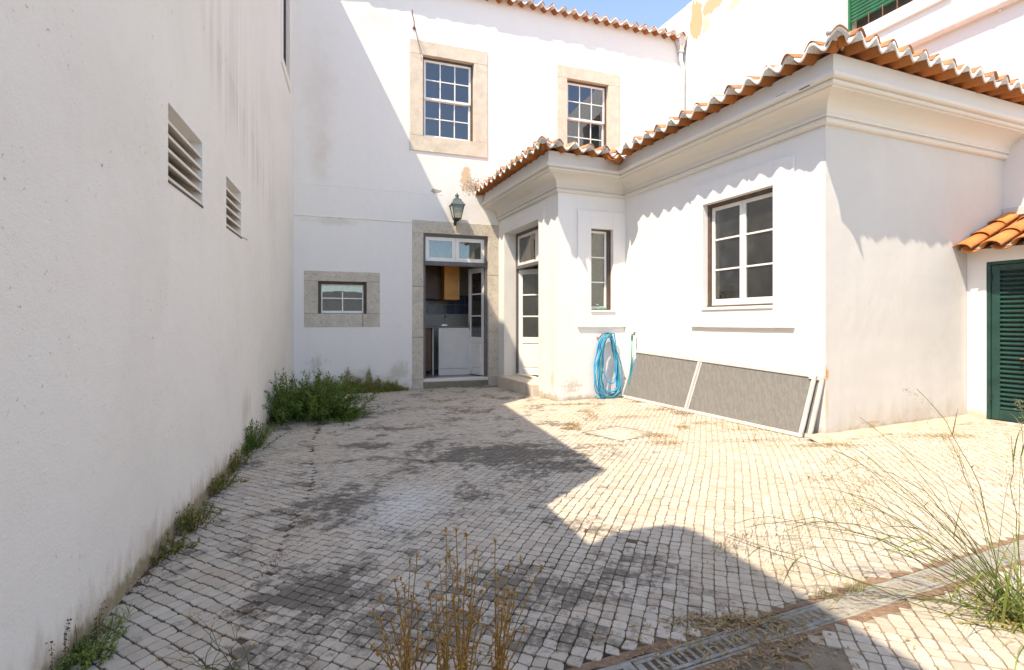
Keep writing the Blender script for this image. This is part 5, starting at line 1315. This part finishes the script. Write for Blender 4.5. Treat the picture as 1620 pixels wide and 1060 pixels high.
for k in range(160):
    d = rv().normalized(); g.add([pf, pf + d * .011 + rv(.0006), pf + d * .011 + rv(.0006)], [(0, 1, 2)])
g.build("seed_puff", leaf_mat("white_fluff", (.7, .62, .5), (.8, .74, .64)), dp)
# sparse stems at bottom left
bs = ground(345, 1075); bs.y = max(bs.y, 1.6); sp_ = empty("sparse_weed", bs, "sparse green and brown weed stems at the bottom left of the paving", "weed"); g, g2 = G(), G()
for (u, w) in ((300, 972), (312, 975), (336, 990), (365, 985), (380, 990), (402, 1020), (268, 1025), (250, 1040), (285, 1045), (350, 1010), (375, 1040)):
    Y = bs.y + random.uniform(-.06, .12); tp_ = Vector(((u - CX) / FPX * Y, Y, EYE + (HY - w) / FPX * Y)); r0 = bs + Vector((random.uniform(-.12, .1), random.uniform(-.03, .06), 0)); pts = [r0.lerp(tp_, i / 6) + Vector((random.gauss(0, .002), 0, 0)) + (tp_ - r0).cross(Vector((0, 1, 0))) * .12 * math.sin(math.pi * i / 6) * random.choice((-1, 1)) * .3 for i in range(7)]
    pts[-1] = tp_; g.tube(pts, [.0018 - .0002 * i for i in range(7)], 4, False)
    for k in range(7): leaf(g2, tp_ + rv(.003), rv() + Vector((0, 0, .5)), .010, .005)
g.build("stems", m_stem, sp_); g2.build("seed_heads", m_ochre, sp_)

# big grass clump at the right edge
gb = ground(1612, 985); gc = empty("grass_clump", gb, "large clump of tall green grass with drooping seed heads at the right edge", "grass")
gg_, gd, gpn, gst = G(), G(), G(), G()
for i in range(230):
    b = gb + Vector((random.gauss(.04, .10), random.gauss(0, .09), -.01)); d = Vector((random.gauss(-.2, .65), random.gauss(0, .55), 1))
    blade(gg_ if random.random() < .65 else gd, b, d, random.uniform(.10, .50), random.uniform(.003, .009), random.uniform(.3, 2.6), 9)
def panicle(p0, p1, p2, n=60, L=.018, spread=.018):
    """drooping seed head along a quadratic arc"""
    for k in range(n):
        f = random.random(); a_ = p0.lerp(p1, f).lerp(p1.lerp(p2, f), f); leaf(gpn, a_ + rv(spread * (1 - f * .6)), Vector((p2 - p0)) .normalized() * .6 + rv(.4) + Vector((0, 0, -.5)), L * random.uniform(.5, 1.2), .0028)
# stems: (foot px offset, tip pixel, mid pixel, depth)
arcs = [((1450, 615), (1560, 700), 2.35, 1), ((1395, 745), (1470, 760), 2.2, 0), ((1545, 625), (1590, 690), 2.25, 1), ((1320, 712), (1440, 770), 2.15, 2), ((1180, 835), (1330, 790), 2.1, 3), ((1245, 830), (1400, 800), 2.05, 3), ((1150, 845), (1300, 900), 2.2, 2),
        ((1420, 700), (1500, 760), 2.3, 0), ((1270, 830), (1480, 860), 2.0, 0), ((1500, 690), (1540, 780), 2.35, 1), ((1340, 780), (1450, 830), 2.1, 2), ((1225, 960), (1400, 920), 2.05, 0), ((1618, 640), (1622, 760), 2.1, 1), ((1290, 770), (1420, 780), 2.25, 3), ((1600, 690), (1612, 800), 2.4, 1), ((1360, 660), (1480, 740), 2.5, 0), ((1480, 800), (1530, 850), 1.95, 0)]
def at_depth(u, w, Y): return Vector(((u - CX) / FPX * Y, Y, EYE + (HY - w) / FPX * Y))
for (tip, mid, Y, kind) in arcs:
    if (tip[0] * 7 + tip[1]) % 11 == 0: continue
    for rep in range(2 if kind > 1 else 1):
        jx, jy = random.gauss(0, 14) * rep, random.gauss(0, 14) * rep
        r0 = gb + Vector((random.gauss(0, .06), random.gauss(0, .05), 0)); m_ = at_depth(mid[0] + jx, mid[1] + jy, Y); t_ = at_depth(tip[0] + jx * 2, tip[1] + jy * 1.5, Y + random.uniform(-.1, .1)); m_ = m_ * 2 - (r0 + t_) * .5 if False else m_
        pts = [r0.lerp(m_, i/12).lerp(m_.lerp(t_, i/12), i/12) for i in range(13)]; kk_ = [rv(.012) for _ in range(4)]; pts = [p + kk_[int(i / 3.01) % 4] * math.sin(math.pi * i / 12) * (.3 + (i % 3) * .35) for i, p in enumerate(pts)]
        gst.tube(pts, [.0020 - .0011 * i / 12 for i in range(13)], 4, False)
        for j in (2, 4, 6, 8, 10):
            if random.random() < .3: continue
            d = (pts[j+1] - pts[j]).normalized() + rv(.45) + Vector((-.2, 0, .1)); blade(gg_ if random.random() < .75 else gd, pts[j], d, random.uniform(.06, .20), random.uniform(.003, .008), random.uniform(.4, 1.4), 6)
        if kind == 1: e_ = t_ + (t_ - m_).normalized() * .05 + Vector((-.02, 0, -.03)); panicle(pts[9], t_, e_, 90, .014, .010)
        if kind == 2: panicle(pts[8], t_, t_ + Vector((-.06, 0, -.06)), 80, .020, .020)
        if kind == 3: panicle(pts[8], t_ + Vector((0, 0, .01)), t_ + Vector((-.05, .02, -.12)), 120, .020, .028)
# hanging pale oat heads over the paving
for (u, w, Y) in ((1320, 770, 2.3), (1290, 750, 2.3), (1350, 760, 2.35), (1300, 790, 2.3), (1330, 730, 2.4), (1615, 720, 2.1), (1600, 750, 2.15), (1190, 850, 2.2), (1230, 855, 2.2), (1255, 870, 2.2), (1500, 690, 2.5), (1480, 680, 2.5), (1285, 700, 2.6)):
    c = at_depth(u, w, Y)
    r0 = gb + Vector((random.gauss(0, .05), random.gauss(0, .05), 0)); m_ = (c + r0) * .5 + Vector((0, 0, .22)); pts = [r0.lerp(m_, i/12).lerp(m_.lerp(c, i/12), i/12) for i in range(13)]
    gst.tube(pts, [.0015 - .0009 * i / 12 for i in range(13)], 3, False)
    for k in range(34):
        p = pts[random.randint(8, 12)] + Vector((random.gauss(0, .032), random.gauss(0, .03), random.gauss(-.02, .030))); leaf(gpn, p, Vector((random.gauss(0, .25), random.gauss(0, .2), -1)), random.uniform(.012, .024), .0028, .1)
gg_.build("blades", m_grass, gc); gd.build("dry_blades", leaf_mat("yellow_blades", (.24, .20, .06), (.45, .36, .15)), gc); gst.build("stems", m_stem, gc); gpn.build("seed_heads", m_panicle, gc)
# small grassy weeds in the drain seam
for (u, w, lab) in ((1305, 942, "small tuft of thin grass at the drain edge, left of the big clump"), (1352, 935, "tiny dry tuft growing at the drain seam"),):
    b = ground(u, w); e = empty("grass_tuft", b, lab, "grass", "grass tufts at the drain"); g = G()
    for i in range(60): blade(g, b + Vector((random.gauss(0, .03), random.gauss(0, .012), -.005)), Vector((random.gauss(0, .5), random.gauss(0, .4), 1)), random.uniform(.03, .12), .0022, random.uniform(.3, 1.4))
    g.build("blades", m_panicle, e)
for (u, w, n, sx, h, lab) in ((1322, 800, 46, .10, .12, "thin dry grass tuft on the sunlit paving in front of the annex corner"), (1235, 905, 40, .06, .12, "sparse wispy grass just beyond the drain near the shadow's edge"), (1480, 860, 60, .10, .14, "thin green-yellow grass beside the far side of the drain")):
    b = ground(u, w); e = empty("wispy_grass", b, lab, "grass"); g = G()
    for i in range(n): blade(g, b + Vector((random.gauss(0, sx), random.gauss(0, sx * .6), -.004)), Vector((random.gauss(0, .6), random.gauss(0, .5), 1)), h * random.uniform(.4, 1.5), .0022, random.uniform(.3, 2.2))
    g.build("blades", m_panicle, e)
# dry stalks in front of the screens
for i, (u, w, h) in enumerate(((1042, 612, .30), (1060, 632, .30), (1066, 645, .22), (1170, 672, .28), (1195, 690, .24), (1215, 688, .28), (1145, 670, .14), (1230, 695, .16))):
    b = ground(u, w + 8); g = G(); e = empty("dry_stalk", b, "thin straw stalk before the lying screens, " + ("leftmost", "second from the left", "third from the left, shorter", "fifth from the left", "sixth from the left", "seventh from the left", "fourth from the left, very short", "rightmost, short")[i], "dry stalk", "dry stalks in front of the fly screens")
    for k in range(3):
        pts = curve_stem(g, b + Vector((random.gauss(0, .02), random.gauss(0, .01), 0)), Vector((random.gauss(0, .25), -.05, 1)), h * random.uniform(.5, 1.0), .0018, .3)
        for p in pts[4:]: leaf(g, p, rv() + Vector((0, 0, 1)), .02, .004)
    g.build("stem", m_dry, e)
# dry grass tuft left of the manhole and along the foot of the annex
for (u, w, n, sx, h, lab) in ((912, 680, 70, .05, .10, "dry straw tuft at the left tip of the manhole cover"), (1325, 702, 110, .14, .05, "low yellowing grass at the annex corner foot"), (1500, 690, 60, .10, .07, "dry grass tuft out on the paving before the green door")):
    b = ground(u, w); e = empty("dry_grass_tuft", b, lab, "dry grass"); g = G()
    for i in range(n): blade(g, b + Vector((random.gauss(0, sx), random.gauss(0, .03), -.004)), Vector((random.gauss(0, .6), random.gauss(0, .6), 1)), h * random.uniform(.4, 1.3), .003, random.uniform(.3, 1.8))
    g.build("blades", m_dry if u != 1325 else m_leaf_y, e)

# parts whose pieces are too small to pick apart one by one
for o in bpy.data.objects:
    if o.type == 'MESH' and o.name.split('.')[0] in ('foliage', 'blades', 'dry_blades', 'seed_heads', 'stems', 'seed_puff', 'stem'): o['kind'] = 'stuff'
